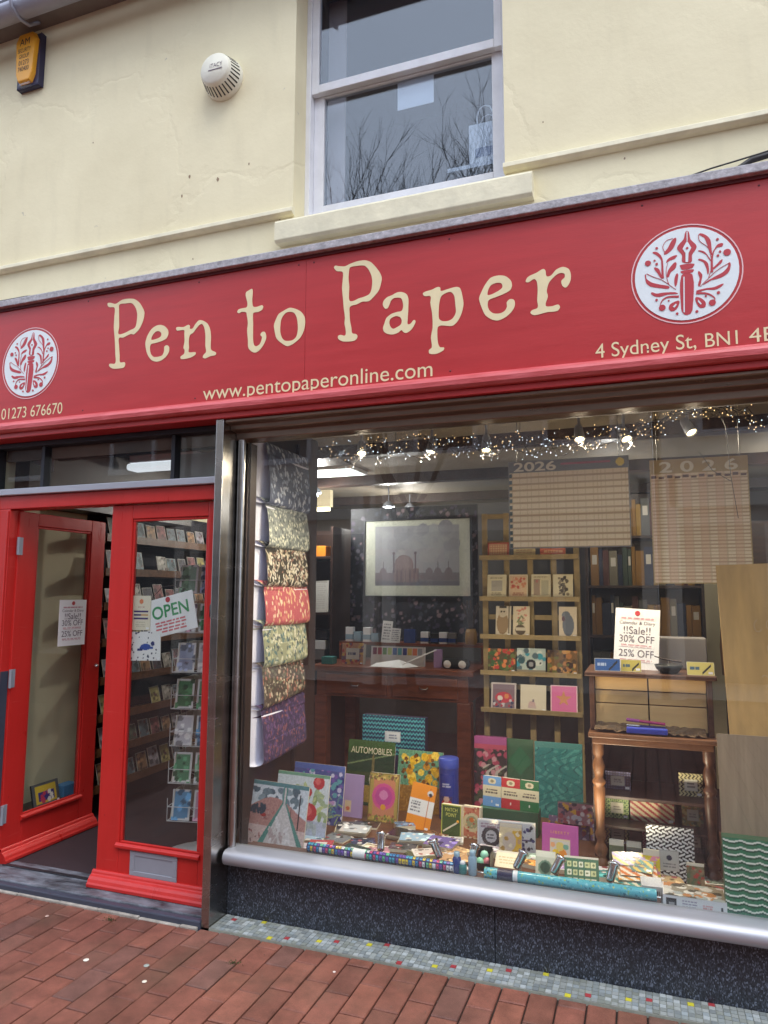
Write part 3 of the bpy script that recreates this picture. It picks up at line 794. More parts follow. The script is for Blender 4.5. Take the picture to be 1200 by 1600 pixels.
def door(loc, rotz, W, H, plate, mirror):
    st = .135
    b = MB().box(0, st, 0, .045, 0, H).box(W - st * .9, W, 0, .045, 0, H).box(st, W - st * .9, 0, .045, H - .075, H).box(st, W - st * .9, 0, .045, 0, .208)
    d = obj('door', b, MAT['door_red'], B, world=False)
    d.location = Vector(loc) - B.location; d.rotation_euler = (0, 0, rotz)
    bv = d.modifiers.new('bevel', 'BEVEL'); bv.width = .004; bv.segments = 2; bv.limit_method = 'ANGLE'
    x0, x1, z0, z1 = st, W - st * .9, .208, H - .075
    t = .014
    obj('glazing_bead', MB().box(x0, x1, .006, .018, z0, z0 + t).box(x0, x1, .006, .018, z1 - t, z1).box(x0, x0 + t, .006, .018, z0 + t, z1 - t).box(x1 - t, x1, .006, .018, z0 + t, z1 - t), MAT['door_red'], d, False, bevel=.004)
    obj('sill_bead', MB().prism_x([(-.002, z0 + .008), (-.016, z0 - .002), (-.016, z0 - .016), (-.002, z0 - .022)], x0 - .012, x1 + .012), MAT['door_red'], d, False, bevel=.003)
    obj('pane', MB().box(x0 + t, x1 - t, .018, .022, z0 + t, z1 - t), MAT['door_glass'], d, False)
    pf = [(.0, .072), (-.008, .070), (-.013, .062), (-.016, .053), (-.028, .046), (-.038, .034), (-.044, .022), (-.050, .014), (-.050, -.0015), (.0, -.002)]
    obj('weatherboard', MB().prism_x(pf, -.012 if not mirror else 0, W), MAT['door_red'], d, False, bevel=.003)
    if plate:
        cx = .35
        lp = MB()
        z0_, z1_ = .070, .186
        lp.box(cx - .139, cx + .139, -.006, 0, z0_, z0_ + .022).box(cx - .139, cx + .139, -.006, 0, z1_ - .022, z1_).box(cx - .139, cx - .112, -.006, 0, z0_ + .022, z1_ - .022).box(cx + .112, cx + .139, -.006, 0, z0_ + .022, z1_ - .022)
        obj('letter_plate', lp, MAT['steel_grey'], d, False, bevel=.002)
        obj('letter_flap', MB().box(cx - .112, cx + .112, -.0025, 0, z0_ + .022, z1_ - .022), MAT['steel_grey'], d, False)
    for hz in ((1.72, .98, .25) if mirror else ()):
        obj('hinge', MB().tube([(-.008, -.010, hz - .05), (-.008, -.010, hz + .05)], .009, 10).box(-.006, .03, -.003, 0, hz - .05, hz + .05), MAT['steel_grey'], d, False)
    return d
closed_door = door((-2.655, 0.0, .037), 0.0, .725, 1.92, True, False)
open_door = door((-3.335, 0.03, .037), R(90), .69, 1.92, False, True)
obj('handle', MB().tube([(.648, -.004, 1.33), (.648, -.02, 1.345), (.648, -.02, 1.395), (.648, -.004, 1.41)], .008, 8), MAT['black'], closed_door, False)
obj('lock_knob', MB().lathe([(.012, 0), (.012, .008), (.006, .02), (0, .021)], (.655, 0, .99), 12, Matrix.Rotation(R(90), 3, 'X')), MAT['chrome'], open_door, False)

obj('threshold_nosing', MB().box(-3.47, -1.9265, -.1565, -.118, -.02, .0285), MAT['jamb_slate'], B, bevel=.006)
obj('threshold_strip', MB().box(-3.30, -1.95, .02, .045, .0345, .039), MAT['steel_dark'], B, bevel=.002)
obj('threshold', MB().box(-3.47, -1.9265, -.1175, .10, -.02, .034), MAT['threshold_slate'], B, bevel=.006)
tm = MB()
x = -3.6
while x < -1.93:
    l = rng.uniform(.12, .32)
    tm.box(x, min(x + l, -1.93) - .003, -.172 + rng.uniform(-.004, .003), -.156, -.02, rng.uniform(.003, .012)); x += l
obj('threshold_edging', tm, MAT['threshold_mortar'], B, bevel=.004)

# inside of the shop
obj('carpet_floor', MB().box(-3.55, 2.6, .1, 4.4, -.02, .032), MAT['carpet'], B)
obj('display_floor', MB().box(-1.98, 1.75, .046, 1.18, .035, .27), MAT['wood_floor'], B)
obj('display_ledge', MB().box(-1.82, .02, .046, .118, .2705, .302), MAT['wood_floor'], B)
obj('added_dark_box', MB().box(-3.549, -3.36, .1, 1.7, 2.02, 2.434), MAT['dark_wood'], B)  # dark box added to darken the cream wall seen over the doors
obj('lobby_ceiling', MB().box(-3.549, -1.985, .052, 1.7, 2.435, 2.4595), MAT['dark_wood'], B)
obj('ceiling', MB().box(-3.6, 2.65, .052, 4.45, 2.46, 2.95), MAT['ceiling_board'], B)
obj('window_head_lining', MB().box(-3.6, 2.65, .036, .05, 2.25, 2.95), MAT['soffit'], B)
obj('side_wall', MB().box(-3.75, -3.55, .071, 4.45, 0, 2.46), MAT['wall_cream'], B)
obj('side_wall', MB().box(2.6, 2.75, .03, 4.45, 0, 2.46), MAT['wall_cream'], B)
obj('side_wall', MB().box(1.75, 2.75, -.05, .03, 0, 2.34), MAT['cream_render'], B)
obj('back_wall', MB().box(-3.75, 2.75, 4.4, 4.55, 0, 2.46), MAT['wall_grey'], B)
obj('display_partition', MB().box(-1.98, -1.925, .05, 1.0, .27, 2.46), MAT['dark_wood'], B)
bm_ = MB()
for y in (1.15, 2.3, 3.5):
    bm_.box(-3.55, 2.6, y, y + .09, 2.38, 2.459)
obj('ceiling_beams', bm_, MAT['dark_wood'], B)

# ================================================================ the fascia sign
SG = thing('shop_sign', 'long red shop fascia sign lettered Pen to Paper with round pen emblems', 'sign', (-1.0, -.06, 2.33))
for a, b in ((-4.7, -1.4508), (-1.4494, 1.9)):
    obj('panel', MB().box(a, b, -.15, -.05, 2.41, 3.075), MAT['fascia_red'], SG)
obj('backing_board', MB().box(-4.7, 1.9, -.049, -.001, 2.34, 3.09), MAT['fascia_red'], SG)
obj('shadow_strip', MB().box(-4.7, 1.9, -.158, -.05, 3.0752, 3.0895), mat('fascia_dark', L(92, 28, 34), 0.5), SG)  # dark red strip stands in for the shadow line under the capping
obj('capping', MB().box(-4.7, 1.9, -.184, -.001, 3.09, 3.128), MAT['lead_cap'], SG, bevel=.004)
obj('bead_moulding', MB().prism_x([(-.15, 2.428), (-.166, 2.425), (-.182, 2.412), (-.19, 2.398), (-.188, 2.378), (-.176, 2.366), (-.16, 2.364), (-.05, 2.364), (-.05, 2.4095), (-.15, 2.4095)], -4.7, 1.9), MAT['bead_red'], SG, bevel=.002)
obj('lower_board', MB().box(-4.7, 1.9, -.158, -.05, 2.336, 2.3635), MAT['fascia_red'], SG, bevel=.003)
FY = -.1512
for x_ in (-4.2, -3.6, -2.75, -2.05, -1.49, -1.41, -.75, .05, .47, 1.2):
    for z_ in (2.452, 3.052):
        obj('screw_head', MB().lathe([(.0045, 0), (.004, .0012), (0, .0016)], (x_, -.1501, z_), 8, Matrix.Rotation(R(90), 3, 'X')), MAT['fascia_dark'], SG)
for i, lp in enumerate(LETTERS):
    o = poly_obj('letter', lp, MAT['sign_cream'], SG, FY, .001)
text_obj('web_address', 'www.pentopaperonline.com', MAT['sign_cream'], SG, 1.174, .093, (-1.417 - SG.location.x, FY - SG.location.y, 2.432 - .018 - SG.location.z))
text_obj('street_name', '4 Sydney St,', MAT['sign_cream'], SG, .372, .078, (.038 - SG.location.x, FY - SG.location.y, 2.420 - SG.location.z))
text_obj('postcode', 'BN1', MAT['sign_cream'], SG, .112, .054, (.312 - SG.location.x, FY - SG.location.y, 2.437 - SG.location.z))
text_obj('postcode_end', '4E', MAT['sign_cream'], SG, .085, .054, (.449 - SG.location.x, FY - SG.location.y, 2.437 - SG.location.z))
text_obj('telephone_number', '01273 676670', MAT['sign_cream'], SG, .432, .062, (-3.104 - SG.location.x, FY - SG.location.y, 2.447 - SG.location.z))
def circ(r, n=48, c=(0, 0)):
    return [(c[0] + r * math.cos(2 * math.pi * i / n), c[1] + r * math.sin(2 * math.pi * i / n)) for i in range(n)]
for cx, cz in ((.1994, 2.741), (-3.133, 2.752)):
    em = poly_obj('emblem', [circ(.1875)], MAT['logo_white'], SG, FY, 1, (cx, cz), False)
    poly_obj('emblem_ring', [circ(.202), circ(.1975)], MAT['logo_pink'], em, FY, 1, (cx, cz), False)
    for s in LOGO_RED:
        poly_obj('emblem_print', [s], MAT['logo_red'], em, FY - .0011, .0005, (cx, cz))
    ln = [ribbon(s, 9, 2.2) if i in (1, 4, 6, 8) else ribbon(s, 2.4, 1.6) for i, s in enumerate(LOGO_LINE)]
    for i, s in enumerate(ln):
        poly_obj('emblem_line', [s], MAT['logo_red'], em, FY - .0014 - .00005 * i, .0005, (cx, cz), False)
    for a, b, r in LOGO_DOT[:-1]:
        poly_obj('emblem_dot', [circ(r, 14, (a, b))], MAT['logo_red'], em, FY - .0022, .0005, (cx, cz), False)
    for i, s in enumerate(LOGO_WHITE):
        poly_obj('emblem_highlight', [s], MAT['logo_white'], em, FY - .0024, .0005, (cx, cz), False)
    a, b, r = LOGO_DOT[-1]
    poly_obj('emblem_dot', [circ(r, 14, (a, b))], MAT['logo_red'], em, FY - .0036, .0005, (cx, cz), False)

# ================================================================ things fixed to the front
AB = thing('alarm_box', 'amber security alarm box with navy back under the gutter', 'alarm', (-3.42, 0, 4.55))
AB.scale = (.78, .8, .98)
obj('back_plate', MB().prism_x([(0, 0), (-.05, 0), (-.05, .35), (0, .35)], -.1, .118), MAT['plastic_navy'], AB, False, bevel=.012)
pr = [(-.085, .07), (-.104, .30), (-.07, .352), (.07, .352), (.104, .30), (.085, .07), (.06, .02), (-.06, .02)]
v = [(x, -.05, z) for x, z in pr] + [(x * .93, -.085, .18 + (z - .18) * .95) for x, z in pr]
obj('cover', MB().add(v, [tuple(range(8, 16))] + [(i, (i + 1) % 8, 8 + (i + 1) % 8, 8 + i) for i in range(8)]), MAT['plastic_amber'], AB, False, bevel=.006)
obj('lamp_strip', MB().box(-.055, .055, -.075, -.045, .0, .022), MAT['clear_wrap'], AB, False, bevel=.004)
for s, z, w_, h_ in (('AM', .265, .10, .045), ('SECURITY', .218, .13, .028), ('GROUP', .178, .10, .028), ('01273', .132, .10, .032), ('740400', .09, .11, .032)):
    text_obj('lettering', s, MAT['black_lettering'], AB, w_, h_, (-.005, -.0862, z))
SI = thing('siren', 'round cream vented siren on the upper wall', 'siren', (-2.035, 0, 4.255))
SI.scale = (.9, .9, .9)
Mx = Matrix.Rotation(R(90), 3, 'X')
obj('housing', MB().lathe([(.128, 0), (.129, .012), (.125, .02), (.098, .108), (.088, .118), (.0, .122)], (0, 0, 0), 40, Mx), MAT['plastic_cream'], SI, False)
for i in range(30):
    q = 2 * math.pi * i / 30
    M = Matrix.Rotation(q, 4, 'Y')
    s_ = MB()
    p = [(-.0042, -.030, .1235), (.0042, -.030, .1235), (.0034, -.092, .1042), (-.0034, -.092, .1042)]
    s_.add([M @ Vector(a) for a in p] + [M @ Vector((a[0], a[1], a[2] - .01)) for a in p], [(0, 1, 2, 3), (0, 4, 5, 1), (1, 5, 6, 2), (2, 6, 7, 3), (3, 7, 4, 0)])
    obj('vent_slot', s_, MAT['black'], SI, False)
text_obj('lettering', 'iTACY', MAT['text_grey'], SI, .085, .026, (.018, -.1225, -.002))
obj('underline', MB().box(-.035, .06, -.1228, -.1218, -.018, -.013), MAT['text_grey'], SI, False)

cb = MB()
pts = [(.02 + .1 * i, -.03 - .02 * math.sin(i * .9), 3.135 + .19 * (i / 7) ** 1.0 * (1.2 - .35 * i / 7)) for i in range(9)] + [(1.0, -.01, 3.29), (1.4, -.004, 3.31), (3.15, -.004, 3.33)]
cb.tube(pts, .0035, 6)
tag(obj('wire', cb, MAT['cable_black']), 'thin dark wire arching up from the right end of the fascia', 'wire')
cb = MB()
cb.tube([(.33, -.1, 3.133), (.40, -.08, 3.165), (.46, -.08, 3.2), (.6, -.08, 3.22), (1.2, -.05, 3.2), (1.6, -.06, 3.16), (1.85, -.08, 3.14)], .013, 8)
cb.tube([(.34, -.07, 3.133), (.42, -.05, 3.18), (.5, -.05, 3.19), (1.2, -.03, 3.18), (1.7, -.04, 3.138)], .009, 8)
tag(obj('cable_bundle', cb, MAT['cable_black']), 'thick black cable bundle lying on the fascia top at the right', 'cable')
cb = MB().tube([(-3.7, -.12, 3.14), (-3.45, -.13, 3.158), (-3.2, -.14, 3.152), (-3.0, -.14, 3.131)], .0025, 6)
tag(obj('wire', cb, MAT['cable_black']), 'thin wire lying along the fascia top at the left end', 'wire')

# upper window things
PB = thing('paper_bag', 'white paper carrier bag with looped handles behind the upper window', 'bag', (-.665, .290, 3.6405))
obj('bag_body', MB().box(-.085, .085, -.04, .04, 0, .215), MAT['paper_white'], PB, False, bevel=.006)
for s in (-.036, .036):
    obj('handle', MB().tube([(-.04, s, .20), (-.04, s, .26), (-.025, s, .295), (.0, s, .305), (.025, s, .295), (.04, s, .26), (.04, s, .20)], .0035, 6), MAT['paper_white'], PB, False)
obj('print', MB().box(-.05, .05, -.0415, -.0405, .03, .08), mat('bag_print', L(150, 158, 180), .6), PB, False)
tag(obj('paper_sheet', MB().box(-1.11, -.915, .192, .194, 3.985, 4.14), MAT['paper_white']), 'white paper sheet stuck inside the upper sash pane', 'paper')

# ================================================================ goods: a standing or leaning slab with a printed face
def slab(name, label, cat, x, y, z, w, h, t=.006, lean=0.0, yaw=0.0, roll=0.0, art=None, edge='card_edge', gloss=False, group=None, part='card', bevel=0.0):
    r = thing(name, label, cat, (x, y, z), (R(-lean), R(roll), R(yaw)), group)
    obj(part, MB().box(-w / 2, w / 2, 0, t, 0, h), MAT[edge], r, False, bevel=bevel)
    if art is not None:
        o = link('printed_face', art.mesh('printed_face'), MAT['printed_gloss' if gloss else 'printed'], r)
        o.location = (0, -.0007 - bevel * .05, 0)
    if part in ('box', 'pack', 'carton') and w < .3 and (hash_i(label) % 3):
        obj('cellophane', MB().box(-w / 2 - .0015, w / 2 + .0015, -.003, t + .002, -.0, h + .0015), MAT['clear_wrap'], r, False)
    if .08 < w < .25 and hash_i(label) % 2:
        obj('price_sticker', MB().box(w / 2 - .024, w / 2 - .006, -.0012 - .002 * (part in ('box', 'pack', 'carton')), -.0009, .006, .016), MAT['paper_white'], r, False)
    return r

def hash_i(s):
    return sum(ord(c) * (i + 3) for i, c in enumerate(s)) % 997

def pic(w, h, bg, seed, cols, n=40, r=(.006, .016), frame=None, res=.004, tall=1.0):
    a = Art(w, h, bg, res).blobs(n, cols, r[0], r[1], seed, tall=tall)
    if frame:
        a.border(frame[0], frame[1])
    return a

FZ = .2705
# -- calendars in the left corner of the display
a = Art(.328, .291, (226, 232, 238), .0035)
a.blobs(26, [(120, 140, 150), (150, 168, 176), (96, 116, 128)], .012, .03, 3, (0, .62, .9, .9), .6)
a.rect(0, .58, 1, .615, (232, 236, 240))
a.fn(lambda X, Y: (Y < .17 + .05 * np.sin(X * 12)) & (Y > .08), (196, 146, 138)).rect(0, 0, 1, .3, (226, 198, 192))
a.blobs(30, [(178, 120, 116), (216, 188, 180), (150, 110, 112)], .006, .02, 5, (0, .0, .45, .55), .3)
a.fn(lambda X, Y: np.abs(X - .195) < .012 + (.2 - Y) * .62 * (Y < .2), (92, 150, 140)).fn(lambda X, Y: np.abs(X - .195) < .004 + (.2 - Y) * .5 * (Y < .2), (222, 214, 212))
a.blobs(18, [(196, 178, 176), (236, 230, 230)], .004, .012, 9, (.4, .02, .85, .35), 3)
a.rect(.86, .3, .875, .85, (48, 48, 56)).rect(.72, .45, .73, .65, (90, 80, 80)).disc(.24, .46, .03, (180, 60, 56), 2)
a.blobs(10, [(60, 78, 92)], .006, .012, 4, (.02, .5, .25, .6), 2).rect(0, .93, 1, 1, (98, 146, 150)).noise(.12, 2, 2)
slab('calendar', 'wall calendar with painted lane and white hair nearest the left corner', 'calendar', -1.735, .17, FZ, .328, .291, .006, 11, -6, art=a, gloss=True)
a = Art(.31, .298, (214, 222, 228), .0035)
a.blobs(40, [(196, 206, 150), (150, 172, 120), (168, 186, 150)], .006, .014, 6, (.3, .1, 1, .8), 2.5)
for x_, y_, r_ in ((.80, .87, .11), (.62, .70, .07), (.66, .38, .15), (.3, .6, .12)):
    a.disc(x_, y_, r_, (196, 62, 70)); a.disc(x_ - .02, y_ + .02, r_ * .5, (222, 106, 104))
a.rect(.0, 0, 1, .25, (178, 188, 220), .7).rect(0, .95, 1, 1, (120, 168, 140)).noise(.1, 3, 2)
slab('calendar', 'wall calendar with large red poppies on a pale ground', 'calendar', -1.70, .36, FZ, .31, .298, .006, 10, -4, art=a, gloss=True)
a = pic(.31, .3, (84, 92, 150), 8, [(120, 92, 168), (66, 80, 150), (190, 150, 196), (96, 160, 170), (58, 60, 120), (200, 196, 224)], 170, (.005, .014))
a.blobs(60, [(150, 172, 120), (96, 130, 150)], .003, .006, 12, (0, 0, 1, .5), 6).rect(0, .9, 1, 1, (88, 106, 170))
slab('calendar', 'wall calendar with a violet and blue flower pattern', 'calendar', -1.70, .56, FZ, .31, .3, .006, 9, -3, art=a, gloss=True)
a = Art(.115, .222, (172, 148, 192)).rect(.08, .12, .42, .38, (214, 190, 160)).disc(.26, .2, .05, (206, 110, 84))
slab('notebook', 'plain lilac notebook with a small label standing behind the calendars', 'notebook', -1.555, .72, FZ, .115, .222, .014, 8, -3, art=a, edge='lilac_cover', part='book_block')
a = Art(.30, .36, (38, 66, 48)).rect(0, .8, 1, 1, (62, 92, 50)).fn(lambda X, Y: np.abs(Y - .22 - X * .25) < .004, (120, 140, 96)).rect(.0, .35, 1, .5, (58, 74, 44)).disc(.55, .4, .1, (190, 190, 176), .5).disc(.55, .6, .2, (120, 110, 70), .12).rect(.05, .05, .9, .3, (150, 124, 60)).noise(.2, 4, 2)
b = slab('calendar', 'dark green wall calendar headed AUTOMOBILES', 'calendar', -1.55, .95, FZ, .30, .335, .006, 10, -2, art=a, gloss=True)
text_obj('lettering', 'AUTOMOBILES', MAT['paper_cream'], b, .26, .036, (0, -.0016, .285))
a = Art(.27, .33, (98, 148, 118)).blobs(26, [(222, 176, 40), (198, 140, 36), (236, 200, 80)], .014, .026, 3, (.1, .45, .95, .95)).blobs(20, [(120, 78, 30), (90, 60, 30)], .006, .013, 6, (.1, .45, .95, .95)).rect(0, 0, 1, .42, (150, 108, 48)).noise(.25, 7, 2)
slab('calendar', 'wall calendar with golden sunflowers on green', 'calendar', -1.24, .93, FZ, .27, .33, .006, 10, -2, art=a, gloss=True)
a = Art(.175, .248, (170, 146, 78), .0035).border(.006, (120, 104, 50)).rect(.14, .12, .86, .88, (196, 130, 96)).disc(.5, .52, .27, (206, 84, 140)).disc(.5, .52, .2, (184, 70, 142)).disc(.5, .55, .1, (212, 130, 176)).disc(.5, .3, .06, (214, 150, 40))
a.blobs(40, [(112, 118, 60), (196, 168, 84), (150, 90, 70)], .004, .008, 3, (.02, .02, .98, .14)).blobs(40, [(112, 118, 60), (210, 180, 110), (120, 80, 60)], .004, .008, 4, (.02, .86, .98, .98))
slab('book', 'gold bordered book with a pink medallion cover', 'book', -1.37, .70, FZ, .168, .248, .02, 10, -2, art=a, part='book_block')
a = Art(.138, .224, (230, 142, 40)).rect(0, .3, 1, .66, (228, 226, 224)).text(.06, .36, .5, .62, 4, (90, 90, 100), 2).rect(.74, .06, .765, .94, (188, 96, 30)).disc(.78, .82, .07, (216, 214, 214)).disc(.8, .79, .045, (60, 60, 66))
slab('notebook', 'orange notebook with a white paper band and elastic closure', 'notebook', -1.16, .66, FZ, .128, .224, .016, 14, -4, 7, art=a, edge='orange_cover', part='book_block', bevel=.003)
t_ = thing('gift_tube', 'tall deep blue cylindrical gift tube with a small red picture', 'tube', (-1.05, .90, FZ))
obj('tube_body', MB().lathe([(.054, 0), (.054, .30)], n=28), mat('tube_blue', L(44, 62, 150), .35), t_, False)
obj('lid', MB().lathe([(.0555, .27), (.0555, .318), (.052, .322), (.0, .322)], n=28), mat('tube_lid', L(56, 76, 168), .35), t_, False)
a = Art(.085, .2, (44, 62, 150)).rect(.1, .05, .9, .42, (70, 60, 110)).disc(.5, .2, .16, (186, 50, 56)).disc(.5, .36, .08, (220, 180, 160)).rect(.12, .06, .88, .12, (226, 220, 220)).text(.2, .66, .8, .78, 2, (228, 226, 236), 1)
o = link('printed_face', a.mesh('f', lambda X, Y: np.stack([.0552 * np.sin((X - .0425) / .0552), -.0552 * np.cos((X - .0425) / .0552), Y + .04], 1)), MAT['printed_gloss'], t_)
a = Art(.106, .155, (66, 88, 44), .003).border(.005, (190, 196, 84))
b = slab('card_pack', 'green MATCH POINT game box with a pale border', 'box', -.962, .60, FZ, .106, .155, .03, 5, -6, art=a, edge='paper_cream', part='box')
text_obj('lettering', 'MATCH\nPOINT', mat('lettering_lime', L(226, 222, 110), .5), b, .066, .042, (-.0, -.0016, .098))
obj('match', MB().box(-.004, .004, -.0018, -.0012, -.05, .05, Matrix.Translation((0, 0, .052)) @ Matrix.Rotation(R(-58 + 115), 4, 'Y')), MAT['paper_cream'], b, False)
obj('match_head', MB().lathe([(.0075, 0), (.0075, .0006), (0, .0007)], (.036, -.0012, .078), 12, Mx), MAT['plastic_amber'], b, False)
a = Art(.093, .152, (196, 118, 90), .003).border(.006, (226, 210, 180)).disc(.5, .5, .3, (206, 190, 150)).disc(.5, .5, .2, (150, 150, 110)).disc(.5, .58, .08, (200, 110, 50)).blobs(40, [(170, 80, 60), (214, 180, 130)], .003, .006, 3)
slab('card_pack', 'salmon patterned playing card box beside the green game box', 'box', -.86, .62, FZ, .093, .152, .03, 5, -6, art=a, edge='paper_cream', part='box')
# -- three little paperbacks on a green box
gb = thing('gift_box', 'plain dark green box carrying three small striped notebooks', 'box', (-.695, .79, FZ))
obj('box', MB().box(-.15, .15, -.05, .05, 0, .118), MAT['green_cover'], gb, False, bevel=.003)
obj('lid', MB().box(-.152, .152, -.052, .052, .06, .121), MAT['green_cover'], gb, False, bevel=.002)
for i, (x_, c, nm) in enumerate(((-.785, (112, 160, 214), 'pale blue'), (-.685, (188, 48, 52), 'red'), (-.587, (36, 112, 66), 'green'))):
    a = Art(.099, .15, c, .003).rect(0, .34, 1, .68, (226, 214, 180)).disc(.5, .84, .1, (226, 214, 180), 1.5).disc(.5, .84, .05, (150, 140, 110), 1.4).text(.12, .42, .88, .6, 2, (70, 60, 60), i).rect(.46, .14, .54, .2, (230, 226, 220))
    slab('notebook', f'{nm} and cream banded small notebook on the green box', 'notebook', x_, .77 - .012 * i, FZ + .1225, .090, .15, .016, 4, -8, art=a, part='book_block')
a = Art(.26, .37, (48, 122, 122), .004)
a.fn(lambda X, Y: np.sin(X * 70 + 3 * np.sin(Y * 45)) * np.sin(Y * 60 + 2 * np.sin(X * 50)) > .35, (76, 150, 146)).fn(lambda X, Y: np.abs(np.sin(X * 40 + 4 * np.sin(Y * 30))) < .16, (34, 92, 100)).noise(.1, 2)
slab('folder', 'large teal folder with a swirling leaf pattern', 'folder', -.48, 1.09, FZ, .26, .40, .02, 5, 0, art=a, edge='teal_cover', part='board')
a = pic(.188, .36, (44, 40, 44), 5, [(214, 96, 124), (190, 70, 100), (70, 90, 66), (224, 160, 170), (40, 40, 48)], 130, (.008, .018)).rect(0, .93, 1, 1, (206, 84, 112))
a.fn(lambda X, Y: (np.sin(X * 120 + 5 * np.sin(Y * 40)) > .5) & (Y < .25) & (Y > .05) & (X > .05), (214, 206, 196))
slab('gift_box', 'tall box with pink roses and black white scroll pattern', 'box', -.865, 1.12, FZ, .188, .40, .05, 3, 0, art=a, edge='magenta_cover', part='box')
b = slab('envelope', 'dark green envelope with a pointed flap leaning behind the paperbacks', 'envelope', -.695, 1.125, FZ, .15, .40, .004, 4, 0, edge='green_cover', part='envelope_body')
obj('flap', MB().add([(-.07, -.001, .28), (0, -.003, .36), (.07, -.001, .28), (0, -.002, .2)], [(0, 3, 2, 1)]), mat('flap_green', L(44, 104, 72), .5), b, False)
# -- front right group
a = Art(.276, .135, (206, 208, 216), .0035).border(.004, (236, 236, 240)).disc(.24, .45, .34, (64, 60, 66)).disc(.24, .45, .2, (196, 196, 204)).text(.17, .35, .3, .55, 2, (60, 60, 70), 1).text(.04, .72, .5, .92, 2, (150, 120, 140), 3).rect(.7, .4, .95, .46, (70, 56, 120)).blobs(14, [(52, 48, 110), (40, 40, 60)], .004, .01, 3, (.72, .1, .97, .85))
slab('card_box', 'low white box of cards printed with a dark disc and violet marks', 'box', -.663, .50, FZ, .276, .135, .03, 8, 4, art=a, edge='paper_white', part='box')
a = Art(.104, .132, (226, 208, 172), .0035).rect(.58, .1, 1, .9, (220, 176, 46)).disc(.45, .55, .3, (206, 190, 176), .8).blobs(12, [(196, 160, 120), (236, 220, 190), (180, 140, 60)], .004, .012, 4)
slab('notelets', 'cream and yellow pack of notelets in front of the white card box', 'stationery', -.63, .42, FZ, .104, .148, .012, 12, 0, art=a, part='pack')
a = Art(.11, .075, (228, 216, 186), .0035).text(.1, .2, .9, .8, 3, (190, 170, 130), 4)
slab('card_pack', 'blank cream card lying at the foot of the yellow notelets', 'card', -.625, .30, FZ, .11, .085, .006, 55, 0, art=a)
a = Art(.166, .155, (186, 92, 160), .0035).rect(.22, .08, .78, .62, (226, 214, 170)).rect(.25, .1, .75, .59, (214, 206, 196)).disc(.38, .22, .11, (236, 200, 60)).disc(.58, .24, .11, (238, 150, 60)).disc(.5, .42, .12, (228, 206, 120)).disc(.66, .42, .08, (120, 170, 150)).disc(.3, .45, .07, (236, 170, 120))
b = slab('book', 'magenta LIBERTY book with a square painted flower panel', 'book', -.407, .46, FZ, .164, .158, .016, 8, -4, art=a, edge='magenta_cover', part='book_block')
text_obj('lettering', 'LIBERTY', mat('lettering_gold', L(232, 170, 110), .5), b, .085, .012, (0, -.0016, .118), space=1.3)
for i, (x_, y_, dz, c) in enumerate(((-.40, .80, .0, (116, 96, 130)), (-.35, .78, .075, (150, 108, 120)), (-.24, .74, .02, (120, 90, 140)))):
    a = Art(.2 if i < 2 else .1, .1, c).blobs(50, [(70, 70, 96), (206, 160, 60), (170, 170, 190), (150, 70, 80), (200, 190, 200), (60, 60, 70)], .004, .013, 20 + i)
    slab('jigsaw_box', ['grey violet jigsaw box lowest of the stack behind the magenta book', 'market scene jigsaw box on top of the stack behind the magenta book', 'narrow violet jigsaw box at the right of the stack by the turned leg'][i], 'box', x_, y_, FZ + dz, .2 if i < 2 else .1, .074 if i == 0 else .1, .05, 6, -2, art=a, edge='steel_dark', part='box')
a = Art(.142, .11, (70, 110, 84), .0035)
for i in range(5):
    for j in range(3):
        a.rect(.08 + i * .175, .1 + j * .29, .21 + i * .175, .32 + j * .29, [(222, 218, 170), (236, 232, 206), (206, 206, 150)][(i + j) % 3]); a.disc(.145 + i * .175, .21 + j * .29, .05, (120, 130, 90))
slab('advent_card', 'green card with rows of little cream numbered doors', 'card', -.288, .20, FZ, .142, .118, .006, 28, 6, art=a)
a = Art(.084, .11, (214, 212, 190), .0035).rect(.0, .8, 1, 1, (236, 232, 214)).disc(.5, .4, .28, (120, 146, 124)).disc(.5, .42, .2, (60, 84, 70))
slab('card', 'cream card with a round green motif by the front rail', 'card', -.445, .23, FZ, .084, .112, .005, 18, 0, art=a)
tn = thing('round_tin', 'small round sage green tin lying before the cream card', 'tin', (-.43, .155, FZ))
obj('tin', MB().lathe([(.04, 0), (.041, .004), (.041, .024), (.0, .024)], n=24), mat('sage_tin', L(120, 150, 130), .35, metal=.4), tn, False)
obj('lid', MB().lathe([(.0425, .02), (.0425, .032), (.04, .034), (.0, .0345)], n=24), mat('sage_lid', L(150, 176, 152), .35, metal=.4), tn, False)
tn = thing('trinket_box', 'open black box holding green and pink baubles', 'box', (-.725, .27, FZ))
obj('box', MB().box(-.04, .04, -.04, .04, 0, .004).box(-.04, -.036, -.04, .04, .004, .07).box(.036, .04, -.04, .04, .004, .07).box(-.036, .036, .036, .04, .004, .08).box(-.036, .036, -.04, -.036, .004, .03), MAT['black'], tn, False)
for i, (x_, y_, z_, c) in enumerate(((-.012, -.01, .026, (150, 214, 178)), (.018, .0, .026, (220, 130, 140)), (.004, .012, .05, (166, 222, 196)))):
    m_ = mat('bauble_%d' % i, L(*c), .25)
    obj('bauble', MB().lathe([(0, -.02), (.014, -.014), (.02, 0), (.014, .014), (0, .02)], (x_, y_, z_), 12), m_, tn, False)
